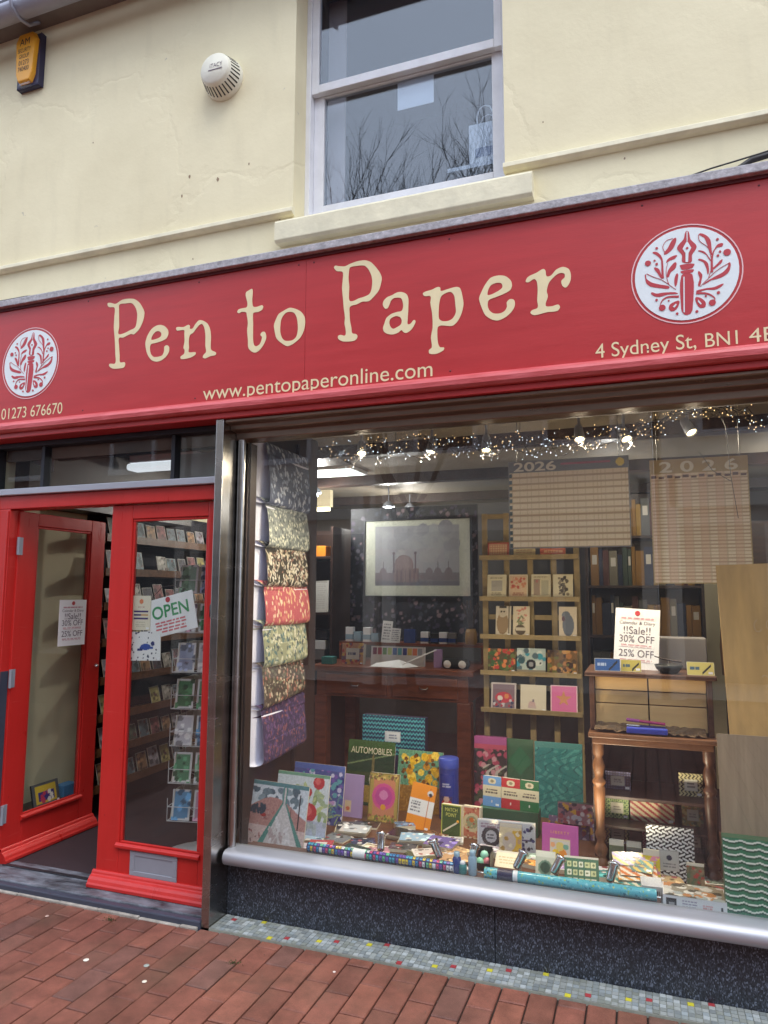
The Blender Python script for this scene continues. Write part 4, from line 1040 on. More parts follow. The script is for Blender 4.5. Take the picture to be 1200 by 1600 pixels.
# -- boxes at the right
def weave(w, h):
    a = Art(w, h, (24, 24, 28), .0028)
    p = .017
    def f(X, Y):
        i = np.floor(Y / p); u = X / .026 + (i % 2) * .5
        q = np.where(i % 2 == 0, 1, -1)
        v = (u % 1) * 1.0
        return np.abs(((Y / p) % 1) - (.5 + q * (v - .5) * .7)) < .24
    return a.fn(f, (232, 232, 230))
a = weave(.193, .222).rect(.26, .18, .68, .56, (176, 176, 172)).rect(.28, .2, .66, .54, (190, 190, 186)).disc(.47, .42, .05, (40, 50, 70)).text(.33, .24, .62, .34, 2, (120, 120, 124), 3)
slab('gift_box', 'black and white basket weave gift box with a pale label', 'box', .068, .40, FZ, .193, .222, .04, 4, 0, art=a, edge='black', part='box')
a = pic(.068, .105, (214, 192, 60), 3, [(222, 140, 170), (60, 60, 50), (236, 214, 90), (206, 150, 190)], 40, (.004, .01), res=.003)
slab('card', 'small yellow card with a pink flower before the weave box', 'card', -.010, .36, FZ, .066, .13, .008, 6, 0, art=a)
for i, x_ in enumerate((-.158, -.083)):
    a = Art(.063, .112, [(96, 104, 80), (74, 88, 92)][i], .003).border(.003, (130, 136, 110)).disc(.5, .6, .16, [(150, 150, 90), (120, 140, 150)][i], .5).text(.2, .12, .8, .3, 2, (150, 150, 120), i)
    slab('card_pack', ['olive card pack with a gold crest near the turned leg', 'grey green card pack with a silver crest beside the olive one'][i], 'box', x_ * .98, .42, FZ, .062, .135, .015, 5, 0, art=a, part='box')
a = Art(.068, .104, (120, 112, 84)).rect(0, .0, 1, .2, (186, 50, 50)).blobs(30, [(96, 96, 70), (150, 130, 100), (176, 70, 60), (90, 110, 80)], .004, .01, 2, (0, .2, 1, 1))
slab('card', 'brown picture card with a red band by the dark bureau leg', 'card', .160, .30, FZ, .068, .115, .006, 8, 0, art=a)
for i in range(6):
    g_ = random.Random(i + 3)
    a = Art(.15, .06, [(226, 170, 70), (78, 160, 150), (230, 226, 210), (214, 120, 60), (90, 150, 140), (160, 150, 196)][i], .0035)
    a.fn(lambda X, Y: ((X * 22 + Y * 30 + i) % 1) < .45, [(90, 160, 150), (236, 226, 200), (226, 150, 60), (240, 230, 210), (226, 190, 80), (230, 200, 90)][i]).text(.3, .3, .8, .7, 2, (80, 80, 110), i)
    slab('soap_box', ['orange striped carton lowest in the pile by the front glass', 'teal striped carton second in the front pile', 'cream carton with amber stripes in the middle of the front pile', 'rust coloured carton high in the front pile', 'teal and yellow carton near the top of the front pile', 'violet lettered carton on top of the front pile'][i], 'box', -.075 + g_.uniform(-.025, .025), .23 + .02 * i, FZ + .003 + .013 * i, .15, .06, .014, 78 - 5 * i, g_.uniform(-14, 14), art=a, edge='paper_cream', part='carton')
a = Art(.08, .06, (214, 210, 206), .003)
a.fn(lambda X, Y: (np.sin(X * 900) > 0) & (X > .03) & (X < .07) & (Y > .015) & (Y < .045), (40, 40, 46))
slab('carton', 'small white carton end with a barcode by the teal roll', 'box', -.01, .15, FZ, .08, .06, .1, 0, 4, art=a, edge='paper_white', part='carton')
b = thing('model_kit_box', 'flat white boxed kit with dark panel lying at the front right', 'box', (.14, .062, FZ + .018), (R(-2), 0, R(-1)))
obj('box', MB().box(-.113, .113, 0, .15, 0, .05), MAT['paper_white'], b, False, bevel=.002)
a = Art(.226, .05, (222, 222, 224), .0025).rect(.05, .2, .22, .82, (44, 44, 48)).rect(.09, .3, .18, .5, (150, 150, 150)).text(.3, .25, .55, .8, 3, (150, 140, 160), 3).text(.62, .3, .8, .7, 2, (214, 150, 150), 5).rect(.9, .35, .94, .6, (60, 60, 64))
o = link('printed_face', a.mesh('f'), MAT['printed'], b); o.location = (0, -.0008, 0)
a = pic(.22, .15, (150, 140, 120), 9, [(190, 130, 80), (206, 200, 190), (90, 84, 70), (170, 176, 170), (226, 220, 206)], 60, (.008, .025))
o = link('printed_top', a.mesh('f'), MAT['printed_gloss'], b); o.location = (0, .0, .0508); o.rotation_euler = (R(-90), 0, 0)
a = Art(.3, .303, (58, 128, 94), .003)
def wv(X, Y):
    ph = (Y / .0245 + .30 * np.abs(np.sin(X * np.pi / .062))) % 1
    return ph
a.fn(lambda X, Y: wv(X, Y) < .24, (238, 242, 228)).fn(lambda X, Y: (wv(X, Y) > .72), (30, 86, 62)).rect(.52, .3, .95, .55, (206, 212, 218)).text(.6, .36, .9, .5, 2, (120, 130, 150), 2)
slab('gift_box', 'large gift box with green and white wave pattern at the right edge', 'box', .40, .07, FZ, .3, .303, .06, 2, 0, art=a, edge='green_cover', part='box')
b = thing('board', 'tall tan kraft board leaning at the right edge of the window', 'board', (.565, .30, FZ), (R(-2), R(-1.6), 0))
obj('sheet', MB().box(-.23, .3, 0, .006, 0, 1.36), MAT['kraft_board'], b, False)
o = MB()
g_ = random.Random(4)
for i in range(26):
    x_, z_ = g_.uniform(-.1, .2), g_.uniform(.75, 1.3); q = g_.uniform(0, 6.28)
    o.tube([(x_ + .02 * math.cos(q + k * .8) * (1 - k * .08), -.002, z_ + .03 * math.sin(q + k * .8) * (1 - k * .08)) for k in range(6)], .0012, 4)
obj('scroll_print', o, mat('scroll_ink', L(206, 184, 150), .6), b, False)
b = thing('board', 'paler grey brown board standing before the tall tan board', 'board', (.52, .21, FZ), (R(-3), 0, 0))
obj('sheet', MB().box(-.26, .3, 0, .005, 0, .66), MAT['grey_board'], b, False)

# -- cards and magazines lying flat on the display floor
g_ = random.Random(12)
flat = [(-1.46, .47, .16, .11, 20, 'dark photo card set left of the pink medallion book'), (-1.44, .44, .15, .1, 5, 'pale photo card set topmost left of the pink medallion book'), (-1.19, .46, .16, .11, -10, 'black covered card set below the orange notebook'), (-1.10, .43, .17, .1, 12, 'sky blue card set below the orange notebook'), (-.98, .40, .15, .12, -6, 'violet lace pattern card set near the green game box'), (-1.52, .22, .12, .09, 14, 'red bound notepad with white label at the front left'), (-1.36, .20, .14, .1, -16, 'dark green notepad with white label at the front left'), (-1.22, .22, .12, .09, 22, 'dusty pink notepad by the first floor spotlight'), (-1.62, .16, .14, .08, 8, 'pale lilac folded card in the front left corner'), (-1.03, .22, .16, .09, -5, 'olive tinted clear wallet on the display floor'), (-.86, .26, .15, .12, 25, 'cellophane pack of ochre and violet papers'), (-.80, .18, .10, .05, -12, 'white curled paper strip by the blue bottle')]
fc = [(70, 74, 78), (190, 194, 196), (40, 38, 40), (146, 176, 200), (112, 96, 156), (172, 70, 72), (48, 66, 60), (176, 128, 140), (196, 192, 206), (88, 86, 60), (190, 150, 110), (232, 230, 230)]
for i, (x_, y_, w_, h_, yw, lb) in enumerate(flat):
    c = fc[i]
    a = Art(w_, h_, c, .004)
    if i in (5, 6): a.rect(.3, .3, .75, .7, (222, 218, 212))
    elif i != 11: a.blobs(18, [tuple(min(255, v * 1.3 + 20) for v in c), tuple(v * .6 for v in c), (206, 200, 196)], .004, .016, i)
    r = thing('card_set' if i not in (5, 6, 7) else 'notepad', lb, 'stationery', (x_, y_, FZ), (0, 0, R(yw)))
    n_ = 3 if i in (0, 1, 2, 3, 4) else 1
    mbx = MB()
    for k in range(n_):
        mbx.box(-w_ / 2 + .004 * k, w_ / 2 + .003 * k, -.005 * k, h_ - .004 * k, .008 * k, .008 * k + .007)
    obj('sheets', mbx, MAT['paper_cream'], r, False)
    o = link('printed_face', a.mesh('f'), MAT['printed_gloss'], r); o.location = (.003 * n_, -.004 * n_, .008 * n_); o.rotation_euler = (R(-90 + 3), 0, 0)

more = [(-1.60, .30, .12, .09, 15, (150, 176, 196), 'pale blue leaflet lying at the foot of the poppy calendar'), (-1.50, .33, .13, .1, -12, (120, 124, 128), 'grey booklet lying at the foot of the violet calendar'), (-1.33, .33, .12, .09, 24, (50, 60, 84), 'navy booklet lying behind the letter roll middle'), (-1.27, .27, .13, .08, -8, (214, 200, 172), 'cream leaflet beside the first floor spotlight'), (-1.42, .56, .14, .1, 9, (46, 42, 44), 'black booklet at the foot of the medallion book'), (-1.06, .54, .12, .09, -20, (120, 84, 60), 'brown booklet at the foot of the orange notebook'), (-.93, .50, .11, .08, 12, (186, 186, 190), 'silver card before the green game box'), (-.90, .36, .12, .09, -24, (196, 160, 120), 'tan card under the cellophane pack'), (-1.13, .31, .13, .09, 6, (70, 70, 76), 'charcoal booklet behind the letter roll'), (-.99, .28, .12, .09, 28, (206, 196, 190), 'off-white leaflet near the sideways spotlight'), (-.54, .33, .11, .08, -15, (226, 160, 80), 'orange card behind the turquoise roll'), (-.50, .40, .10, .08, 10, (170, 190, 170), 'sage card at the foot of the magenta book'), (-.34, .33, .11, .08, 18, (150, 130, 170), 'mauve card behind the green advent card'), (-.22, .37, .12, .09, -10, (220, 220, 222), 'white leaflet by the turned bureau leg'), (-.19, .29, .11, .08, 22, (70, 140, 140), 'teal booklet left of the carton pile'), (-.07, .38, .12, .08, -5, (200, 150, 130), 'salmon card behind the carton pile'), (.06, .32, .12, .09, 14, (176, 150, 110), 'tan leaflet before the weave box'), (.21, .25, .12, .10, -12, (130, 110, 90), 'brown leaflet behind the boxed kit'), (.25, .36, .10, .08, 8, (96, 110, 100), 'grey green card by the dark bureau leg'), (-.74, .40, .11, .08, -8, (222, 206, 214), 'pale pink card behind the trinket box'), (-1.20, .60, .10, .08, 30, (96, 120, 150), 'steel blue card between the medallion book and orange notebook')]
for i, (x_, y_, w_, h_, yw, c, lb) in enumerate(more):
    a = Art(w_, h_, c, .004).blobs(14, [tuple(min(255, v * 1.25 + 15) for v in c), tuple(v * .55 for v in c), (214, 206, 200), (150, 80, 80)], .003, .014, 70 + i).text(.1, .72, .7, .9, 1, tuple(v * .4 for v in c), i)
    if i % 3 == 0: a.border(.006, (230, 226, 220))
    r = thing('booklet' if i % 2 else 'leaflet', lb, 'stationery', (x_, y_, FZ), (0, 0, R(yw)))
    th = .005 + .0011 * i
    obj('pages', MB().box(-w_ / 2, w_ / 2, 0, h_, 0, th), MAT['paper_cream'], r, False)
    o = link('printed_face', a.mesh('f'), MAT['printed_gloss'], r); o.location = (0, 0, th + .0006); o.rotation_euler = (R(-90), 0, 0)

# -- gift wrap rolls along the glass
def wrap_roll(name, label, x0, x1, y, z, r, a, band, rotz=0):
    t = thing(name, label, 'wrapping paper', ((x0 + x1) / 2, y, z), (0, 0, rotz))
    L_ = x1 - x0
    o = link('patterned_paper', a.mesh('f', lambda X, Y: np.stack([X - L_ / 2, r * np.cos(Y / a.h * 2 * np.pi), r + r * np.sin(Y / a.h * 2 * np.pi)], 1)), MAT['printed_gloss'], t)
    obj('core', MB().tube([(-L_ / 2 + .001, 0, r), (L_ / 2 - .001, 0, r)], r * .96, 16), MAT['paper_white'], t, False)
    for b0, b1, m_ in band:
        obj('band', MB().tube([(b0, 0, r), (b1, 0, r)], r * 1.02, 20), MAT[m_], t, False)
    return t
a = Art(.70, .13, (46, 52, 90), .0035)
g_ = random.Random(2)
for i in range(46):
    for j in range(5):
        x_ = i * .0155 + .004; c = g_.choice([(62, 140, 196), (236, 206, 70), (222, 90, 130), (110, 196, 150), (120, 90, 180), (236, 236, 240), (80, 180, 210)])
        a.rect(x_ / .7, j * .2 + .03, (x_ + .011) / .7, j * .2 + .17, c)
        a.rect((x_ + .004) / .7, j * .2 + .07, (x_ + .007) / .7, j * .2 + .12, (40, 46, 84))
wrap_roll('wrap_roll', 'roll of gift wrap with bright multicoloured letters along the glass', -1.51, -.81, .085, .3025, .021, a, ((-.12, -.06, 'paper_white'),), R(-.5))
a = Art(.68, .13, (92, 178, 192), .0035).blobs(260, [(52, 120, 140), (150, 190, 90), (70, 150, 170), (140, 206, 214)], .002, .005, 8)
a.blobs(60, [(40, 96, 110), (196, 200, 90)], .0015, .0035, 9)
wrap_roll('wrap_roll', 'roll of turquoise flecked gift wrap along the glass', -.675, .005, .078, .3025, .022, a, ((-.285, -.22, 'plastic_navy'), (-.219, -.20, 'paper_white')), R(.8))
for x_, c, lb, h_ in ((-.80, 'ink_blue', 'dark blue ink bottle standing by the end of the letter roll', .085), (-.775, 'teal_cover', 'short teal bottle beside the dark blue ink bottle', .05), (-.731, 'ink_pale', 'tall pale blue bottle between the two rolls', .10)):
    t = thing('bottle', lb, 'bottle', (x_, .088, .3025))
    obj('glass_body', MB().lathe([(.017, 0), (.0185, .004), (.0185, h_ * .7), (.012, h_ * .78), (.010, h_ * .8)], n=18), MAT[c], t, False)
    obj('cap', MB().lathe([(.0125, h_ * .79), (.0125, h_), (.0, h_)], n=18), MAT['paper_white' if h_ < .06 else 'ink_pale'], t, False)

# -- floor spotlights on a chrome rail
tag(obj('lamp_rail', MB().tube([(-1.30, .145, .293), (.02, .145, .293)], .006, 8).box(-1.29, -1.27, .135, .155, .2702, .29).box(-.66, -.64, .135, .155, .2702, .29).box(0, .02, .135, .155, .2702, .29), MAT['chrome']), 'long chrome rail carrying small spotlights along the display floor', 'rail')
for i, (x_, tw) in enumerate(((-1.17, 15), (-.905, 60), (-.742, -8), (-.54, -40), (-.385, -48), (-.165, -25))):
    lb = ['floor spotlight nearest the letter roll middle', 'floor spotlight turned sideways near the cellophane pack', 'floor spotlight beside the black trinket box', 'floor spotlight before the cream and yellow notelets', 'floor spotlight before the magenta book', 'floor spotlight by the pile of striped cartons'][i]
    t = thing('floor_spotlight', 'chrome ' + lb, 'spotlight', (x_, .145, .299), (0, 0, 0), 'spotlights on the display floor rail')
    obj('stem', MB().tube([(0, 0, 0), (0, 0, .045)], .008, 10), MAT['chrome'], t, False)
    M = (Matrix.Rotation(R(tw), 4, 'Z') @ Matrix.Rotation(R(-38), 4, 'X')).to_3x3()
    obj('head', MB().lathe([(.0, -.035), (.012, -.034), (.017, -.026), (.018, .03), (.024, .034), (.024, .045), (.0215, .045), (.018, .036)], (0, 0, .062), 18, M), MAT['chrome'], t, False)
    obj('lens', MB().lathe([(.0185, .0365), (.0, .0365)], (0, 0, .062), 18, M), MAT['spot_glow'], t, False)
    ld = bpy.data.lights.new('lamp', 'SPOT'); ld.energy = 7.0; ld.color = (1, .84, .6); ld.spot_size = R(100); ld.spot_blend = .8; ld.shadow_soft_size = .02
    lo_ = bpy.data.objects.new('lamp', ld); COL.objects.link(lo_); lo_.parent = t
    d_ = M @ Vector((0, 0, 1)); lo_.location = Vector((0, 0, .062)) + d_ * .05
    lo_.rotation_euler = (-d_).to_track_quat('Z', 'Y').to_euler()

# ================================================================ wrapping paper sheets looped over rods on the left partition
RKx = -1.872
tag(obj('paper_rack', MB().box(-1.924, -1.905, .12, .15, .35, 2.38).box(-1.924, -1.905, .70, .73, .35, 2.38), MAT['dark_wood']), 'dark wooden uprights carrying the looped wrapping papers', 'rack')
sheets = [(1.963, 2.300, 'slate blue wrapping sheet flecked with white, topmost on the left rack', (84, 90, 112), [(170, 178, 196), (206, 210, 220), (124, 132, 152)], 260, (.004, .011), 1.8),
          (1.735, 1.998, 'grey green speckled wrapping sheet second from the top', (128, 134, 132), [(186, 190, 180), (214, 214, 196), (84, 92, 92)], 420, (.004, .008), 1.4),
          (1.530, 1.770, 'black and cream marbled wrapping sheet third from the top', (60, 56, 50), [(206, 198, 178), (186, 174, 154), (140, 108, 96), (214, 208, 196)], 420, (.003, .007), 2.6),
          (1.325, 1.565, 'red wrapping sheet with pale yellow cranes', (176, 92, 100), [(214, 186, 140), (196, 120, 116), (222, 204, 176)], 190, (.004, .009), 1.6),
          (1.109, 1.360, 'cream sheet patterned with green and blue leaves', (146, 148, 124), [(190, 190, 158), (86, 112, 116), (180, 184, 166), (78, 88, 94), (206, 202, 182)], 420, (.004, .009), 2.0),
          (0.894, 1.144, 'dark brown wrapping sheet with small cream and coral flowers', (78, 68, 62), [(190, 176, 156), (170, 118, 104), (118, 106, 94), (106, 108, 90)], 380, (.004, .01), 1.2),
          (0.624, 0.929, 'deep purple wrapping sheet with rust feathers, lowest on the left rack', (66, 54, 84), [(112, 82, 118), (140, 90, 94), (92, 76, 118), (76, 62, 98)], 420, (.003, .007), 2.6)]
for i, (zb, zt, lb, bg, cols, n_, rr, tl) in enumerate(sheets):
    t = thing('wrapping_sheet', lb, 'wrapping paper', (RKx, .13, zb), group='looped wrapping papers')
    H = zt - zb; Wd = .60 - .015 * (i % 3)
    fr = .030 - .0008 * i; rb = .026
    # profile in (x,z): up the back, over the rod, down the front, round the bottom
    def prof(off):
        P = []
        xb = -.012; xf = .008 + fr
        for s_ in np.linspace(0, 1, 8): P.append((xb + off * 1.0, .04 + s_ * (H - .06)))
        c0 = ((xb + .012) / 2, H - .012)
        for q in np.linspace(math.pi, 0, 8): P.append((c0[0] + (.012 - off) * math.cos(q), c0[1] + (.012 - off) * math.sin(q)))
        for s_ in np.linspace(0, 1, 14)[1:]:
            P.append((.012 - off + (xf - .012) * math.sin(s_ * 1.57), (H - .02) * (1 - s_) + rb * s_))
        cx_ = (xf + xb) / 2; rx = (xf - xb) / 2 - off
        for q in np.linspace(0, -math.pi, 12)[1:]: P.append((cx_ + rx * math.cos(q), rb + (rb - off) * math.sin(q)))
        P.append((xb + off, .04))
        return np.array(P)
    P = prof(0); D = np.concatenate([[0], np.cumsum(np.hypot(*np.diff(P, axis=0).T))]); Lp = D[-1]
    a = Art(Wd, Lp, bg, .0045).blobs(n_ * 2, cols, rr[0], rr[1], 30 + i, tall=tl, rot=(i not in (3,)))
    g_ = random.Random(i)
    sag = .012 if i >= 3 else .004
    def wrp(X, Y, P=P, D=D, sag=sag, i=i, Wd=Wd):
        x_ = np.interp(Y, D, P[:, 0]); z_ = np.interp(Y, D, P[:, 1])
        f_ = np.clip((Y / D[-1] - .36) / .1, 0, 1) * (1 - np.clip((Y / D[-1] - .90) / .08, 0, 1))
        X = .10 * f_ + X / Wd * (Wd - .10 * f_)
        x_ = x_ - .034 * np.clip(1 - X / .10, 0, 1) ** 1.3
        k = X / .6
        rise = (.0, .0, .0, .0, .01, .05, .02)[i] * k * (z_ < .12)
        return np.stack([x_ + .006 * np.sin(X * 9 + i) * (z_ < H * .8), X, z_ + rise - sag * np.sin(k * 3.1) * .3], 1)
    link('patterned_side', a.mesh('f', wrp), MAT['printed'], t)
    P2 = prof(.0016); D2 = np.concatenate([[0], np.cumsum(np.hypot(*np.diff(P2, axis=0).T))])
    a2 = Art(Wd, D2[-1], (228, 228, 244), .012)
    a2w = a2.mesh('f', lambda X, Y: wrp(X, Y, P2, D2, sag, i))
    link('white_side', a2w, MAT['paper_lilac'], t)
    obj('rod', MB().tube([(-.003, .22, H - .02), (-.003, .5, H - .02)], .003, 8), MAT['steel_grey'], t, False)

# ================================================================ bureau on the display floor
BU = thing('bureau', 'small open wooden bureau with turned legs in the shop window', 'bureau', (0, .45, FZ))
obj('top', MB().box(-.272, .288, -.02, .36, .848, .868), MAT['bureau_wood'], BU, False, bevel=.005)
obj('side_panel', MB().add([(-.255, .02, .60), (-.255, .34, .60), (-.255, .34, .847), (-.255, .02, .847), (-.232, .02, .60), (-.232, .34, .60), (-.232, .34, .847), (-.232, .02, .847)], [(0, 1, 2, 3), (7, 6, 5, 4), (0, 3, 7, 4), (0, 4, 5, 1), (1, 5, 6, 2), (2, 6, 7, 3)]), MAT['bureau_wood'], BU, False, bevel=.003)
obj('side_panel', MB().box(.248, .271, .02, .34, .60, .847), MAT['bureau_wood'], BU, False, bevel=.003)
obj('back_board', MB().box(-.25, .268, .341, .35, .04, .847), MAT['dark_wood'], BU, False)
for x0, x1 in ((-.23, .0), (.006, .246)):
    for z0, z1 in ((.725, .78), (.785, .842)):
        obj('drawer', MB().box(x0, x1, .045, .34, z0, z1), MAT['tan_panel'], BU, False, bevel=.002)
    obj('drawer', MB().box(x0, x1, .045, .34, .612, .72), MAT['tan_panel'], BU, False, bevel=.002)
obj('writing_flap', MB().box(-.262, .278, -.05, .34, .578, .599), MAT['oak_brown'], BU, False, bevel=.004)
obj('apron', MB().box(-.245, .262, -.03, -.01, .548, .577), MAT['oak_brown'], BU, False, bevel=.003)
for z in (.30, .17, .055):
    obj('shelf', MB().box(-.235, .252, .02, .34, z, z + .014), MAT['dark_wood'], BU, False, bevel=.002)
obj('lower_side', MB().box(-.252, -.236, .03, .34, .04, .577), MAT['dark_wood'], BU, False)
obj('lower_side', MB().box(.253, .27, .03, .34, .04, .577), MAT['dark_wood'], BU, False)
lp_ = [(.026, 0), (.034, .012), (.031, .03), (.024, .045), (.017, .052), (.027, .066), (.030, .085), (.020, .105), (.015, .12), (.022, .135), (.025, .15), (.018, .17), (.019, .21), (.022, .25), (.0245, .30), (.026, .35), (.020, .36), (.029, .372), (.029, .382), (.018, .395), (.022, .42), (.027, .445), (.022, .47), (.016, .485), (.024, .50), (.024, .548)]
for x_, m_ in ((-.222, 'oak_leg'), (.240, 'bureau_wood')):
    obj('leg', MB().lathe(lp_, (x_, -.005, 0), 18), MAT[m_], BU, False)
for x_ in (-.222, .240):
    obj('leg', MB().lathe([(.02, 0), (.02, .04)], (x_, .32, 0), 12), MAT['dark_wood'], BU, False)
BX = [('navy gift box with a pale label on the bureau top shelf', -.147, .314, .115, .082, (34, 34, 64), 'dots', (130, 130, 170)),
      ('cream gift box with black zigzag border on the bureau top shelf', .169, .314, .1, .10, (206, 196, 150), 'zig', (50, 46, 40)),
      ('green chain pattern gift box on the bureau middle shelf', -.155, .184, .107, .095, (40, 84, 50), 'ring', (176, 196, 130)),
      ('red and cream striped gift box on the bureau middle shelf', -.0, .184, .19, .085, (220, 206, 170), 'stripe', (168, 44, 54)),
      ('floral bordered gift box with white label on the bureau middle shelf', .171, .184, .088, .096, (150, 130, 70), 'blob', (206, 190, 130)),
      ('yellow checked gift box on the bureau bottom shelf', -.157, .069, .106, .09, (60, 56, 40), 'zig', (206, 196, 110)),
      ('pink woven pattern gift box on the bureau bottom shelf', .012, .069, .116, .105, (190, 70, 110), 'stripe2', (226, 190, 196)),
      ('dusky plum gift box on the bureau bottom shelf at the right', .17, .069, .10, .10, (84, 60, 70), 'dots', (140, 100, 110))]
for lb, x_, z_, w_, h_, bg, kind, c2 in BX:
    a = Art(w_, h_, bg, .0028)
    if kind == 'dots': a.fn(lambda X, Y: (np.hypot((X % .012) - .006, (Y % .012) - .006) < .0028), c2)
    if kind == 'zig': a.fn(lambda X, Y: (((X + np.abs((Y % .02) - .01)) % .016) < .007), c2)
    if kind == 'ring': a.fn(lambda X, Y: np.abs(np.hypot((X % .018) - .009, (Y % .018) - .009) - .006) < .0022, c2)
    if kind == 'stripe': a.fn(lambda X, Y: ((X * .7 + Y) % .026) < .012, c2)
    if kind == 'stripe2': a.fn(lambda X, Y: ((X + np.where((Y // .008) % 2 == 0, Y, -Y)) % .013) < .006, c2)
    if kind == 'blob': a.blobs(50, [c2, (90, 80, 50), (170, 120, 60), (120, 130, 90)], .004, .009, 6)
    if kind not in ('stripe', 'stripe2'):
        a.rect(.24, .24, .78, .74, (206, 204, 186)).rect(.26, .26, .76, .72, (220, 216, 200)).text(.34, .36, .68, .62, 2, (130, 126, 120), 1)
    slab('gift_box', lb, 'box', x_, .58, FZ + z_ + .0005, w_, h_, .06, 2, 0, art=a, edge='black', part='box')
# things on the flap and the top
b = thing('kraft_paper', 'crumpled brown paper spread under the pens on the bureau flap', 'paper', (0, .47, FZ + .6))
g_ = random.Random(5); mv, mf = [], []
nx, ny = 30, 10
for j in range(ny):
    for i in range(nx):
        mv.append((-.235 + i * .47 / (nx - 1), -.045 + j * .012, .004 + g_.uniform(0, .012) + max(0, .055 * (j / ny - .15)) * (abs(i - 14) > 4)))
for j in range(ny - 1):
    for i in range(nx - 1):
        k = j * nx + i; mf.append((k, k + 1, k + nx + 1, k + nx))
obj('sheet', MB().add(mv, mf), mat('kraft_dark', L(112, 88, 62), .7, vary=.3, vscale=30), b, False)
tag(obj('pen_case', MB().box(-.095, .078, .415, .44, FZ + .605, FZ + .632), mat('case_blue', L(60, 76, 176), .3), bevel=.004), 'bright blue pen case lying on the bureau flap', 'pen case')
for i, (c, z, lb) in enumerate(((L(190, 60, 110), .665, 'pink pen topmost on the brown paper'), (L(58, 66, 140), .642, 'navy and silver pen above the blue case'))):
    t = thing('pen', lb, 'pen', (-.01, .455 + .012 * i, FZ + z - .012), (0, R(4 - 3 * i), 0))
    obj('barrel', MB().tube([(-.08, 0, 0), (.08, 0, 0)], .0065, 10), mat('pen_%d' % i, c, .25), t, False)
    obj('cap', MB().tube([(-.085, 0, 0), (-.03, 0, 0)], .0075, 10), MAT['chrome' if i else 'magenta_cover'], t, False)
TZ = FZ + .8685
for lb, x_, y_, w_, h_, c, txt in (('blue pen tin at the left of the bureau top', -.172, .49, .115, .058, (58, 92, 150), (206, 214, 230)), ('yellow pen tin behind the sale notice foot', -.068, .50, .09, .055, (196, 180, 96), (60, 90, 120)), ('yellow pen tin with blue writing at the right of the bureau top', .225, .46, .112, .058, (214, 200, 120), (50, 84, 130))):
    a = Art(w_, h_, c, .0028).text(.08, .3, .5, .75, 1, txt, 2).fn(lambda X, Y: (np.abs((Y - .012) - (X - w_ * .6) * 1.0) < .006) & (X > w_ * .55) & (X < w_ * .9), (50, 50, 56)).border(.002, (226, 222, 200))
    slab('pen_tin', lb, 'tin', x_, y_, TZ, w_, h_, .018, 10, 0, art=a, edge='steel_grey', part='tin', bevel=.003)
t = thing('pen_bowl', 'shallow black bowl with a dip pen on the bureau top', 'bowl', (.095, .50, TZ))
obj('bowl', MB().lathe([(.035, 0), (.055, .02), (.062, .038), (.058, .038), (.05, .02), (.0, .01)], n=24), MAT['black'], t, False)
obj('dip_pen', MB().tube([(-.06, 0, .075), (-.02, 0, .062), (.055, 0, .052)], [.002, .004, .005], 8), MAT['dark_wood'], t, False)
obj('pen_rest', MB().tube([(0, 0, .01), (0, 0, .058)], .0025, 6), MAT['chrome'], t, False)
tag(obj('storage_box', MB().box(.05, .272, .70, .80, TZ, TZ + .15), MAT['plastic_grey'], bevel=.006), 'grey box at the back of the bureau top beside the sale notice', 'box')

def sale(loc, rot, label, mt, w=.205, h=.29):
    r = thing('sale_notice', label, 'notice', loc, rot)
    obj('sheet', MB().box(-w / 2, w / 2, 0, .003, 0, h), MAT[mt], r, False)
    y = -.0008
    e = poly_obj('emblem', [circ(.012)], MAT['text_red'], None, 0, 1, (0, 0), False)
    e.parent = r; e.location = (0, y - .0002, h * .925)
    for s, z, ww, hh, m_ in (('Calendar & Diary', .72, .80, .02, 'text_grey'), ('!!Sale!!', .575, .60, .036, 'text_grey'), ('30% OFF', .435, .78, .034, 'text_grey'), ('25% OFF', .20, .78, .034, 'text_grey')):
        text_obj('lettering', s, MAT[m_], r, w * ww, hh, (0, y, h * z))
    for z, k in ((.815, 1), (.355, 2), (.115, 2)):
        a = Art(w * .8, h * .05, (236, 236, 238), .003).text(0, 0, 1, 1, k, (190, 130, 140), int(z * 100), .8)
        o = link('small_print', a.mesh('f'), MAT['printed'], r); o.location = (0, y, h * z)
    return r
sale((-.05, .62, TZ), (R(-9), R(3), R(-6)), 'white sale notice standing on the bureau top', 'paper_white')
sale((-3.282, .415, 1.175), (0, 0, R(90)), 'white sale notice stuck on the open red door', 'paper_white', .215, .275)

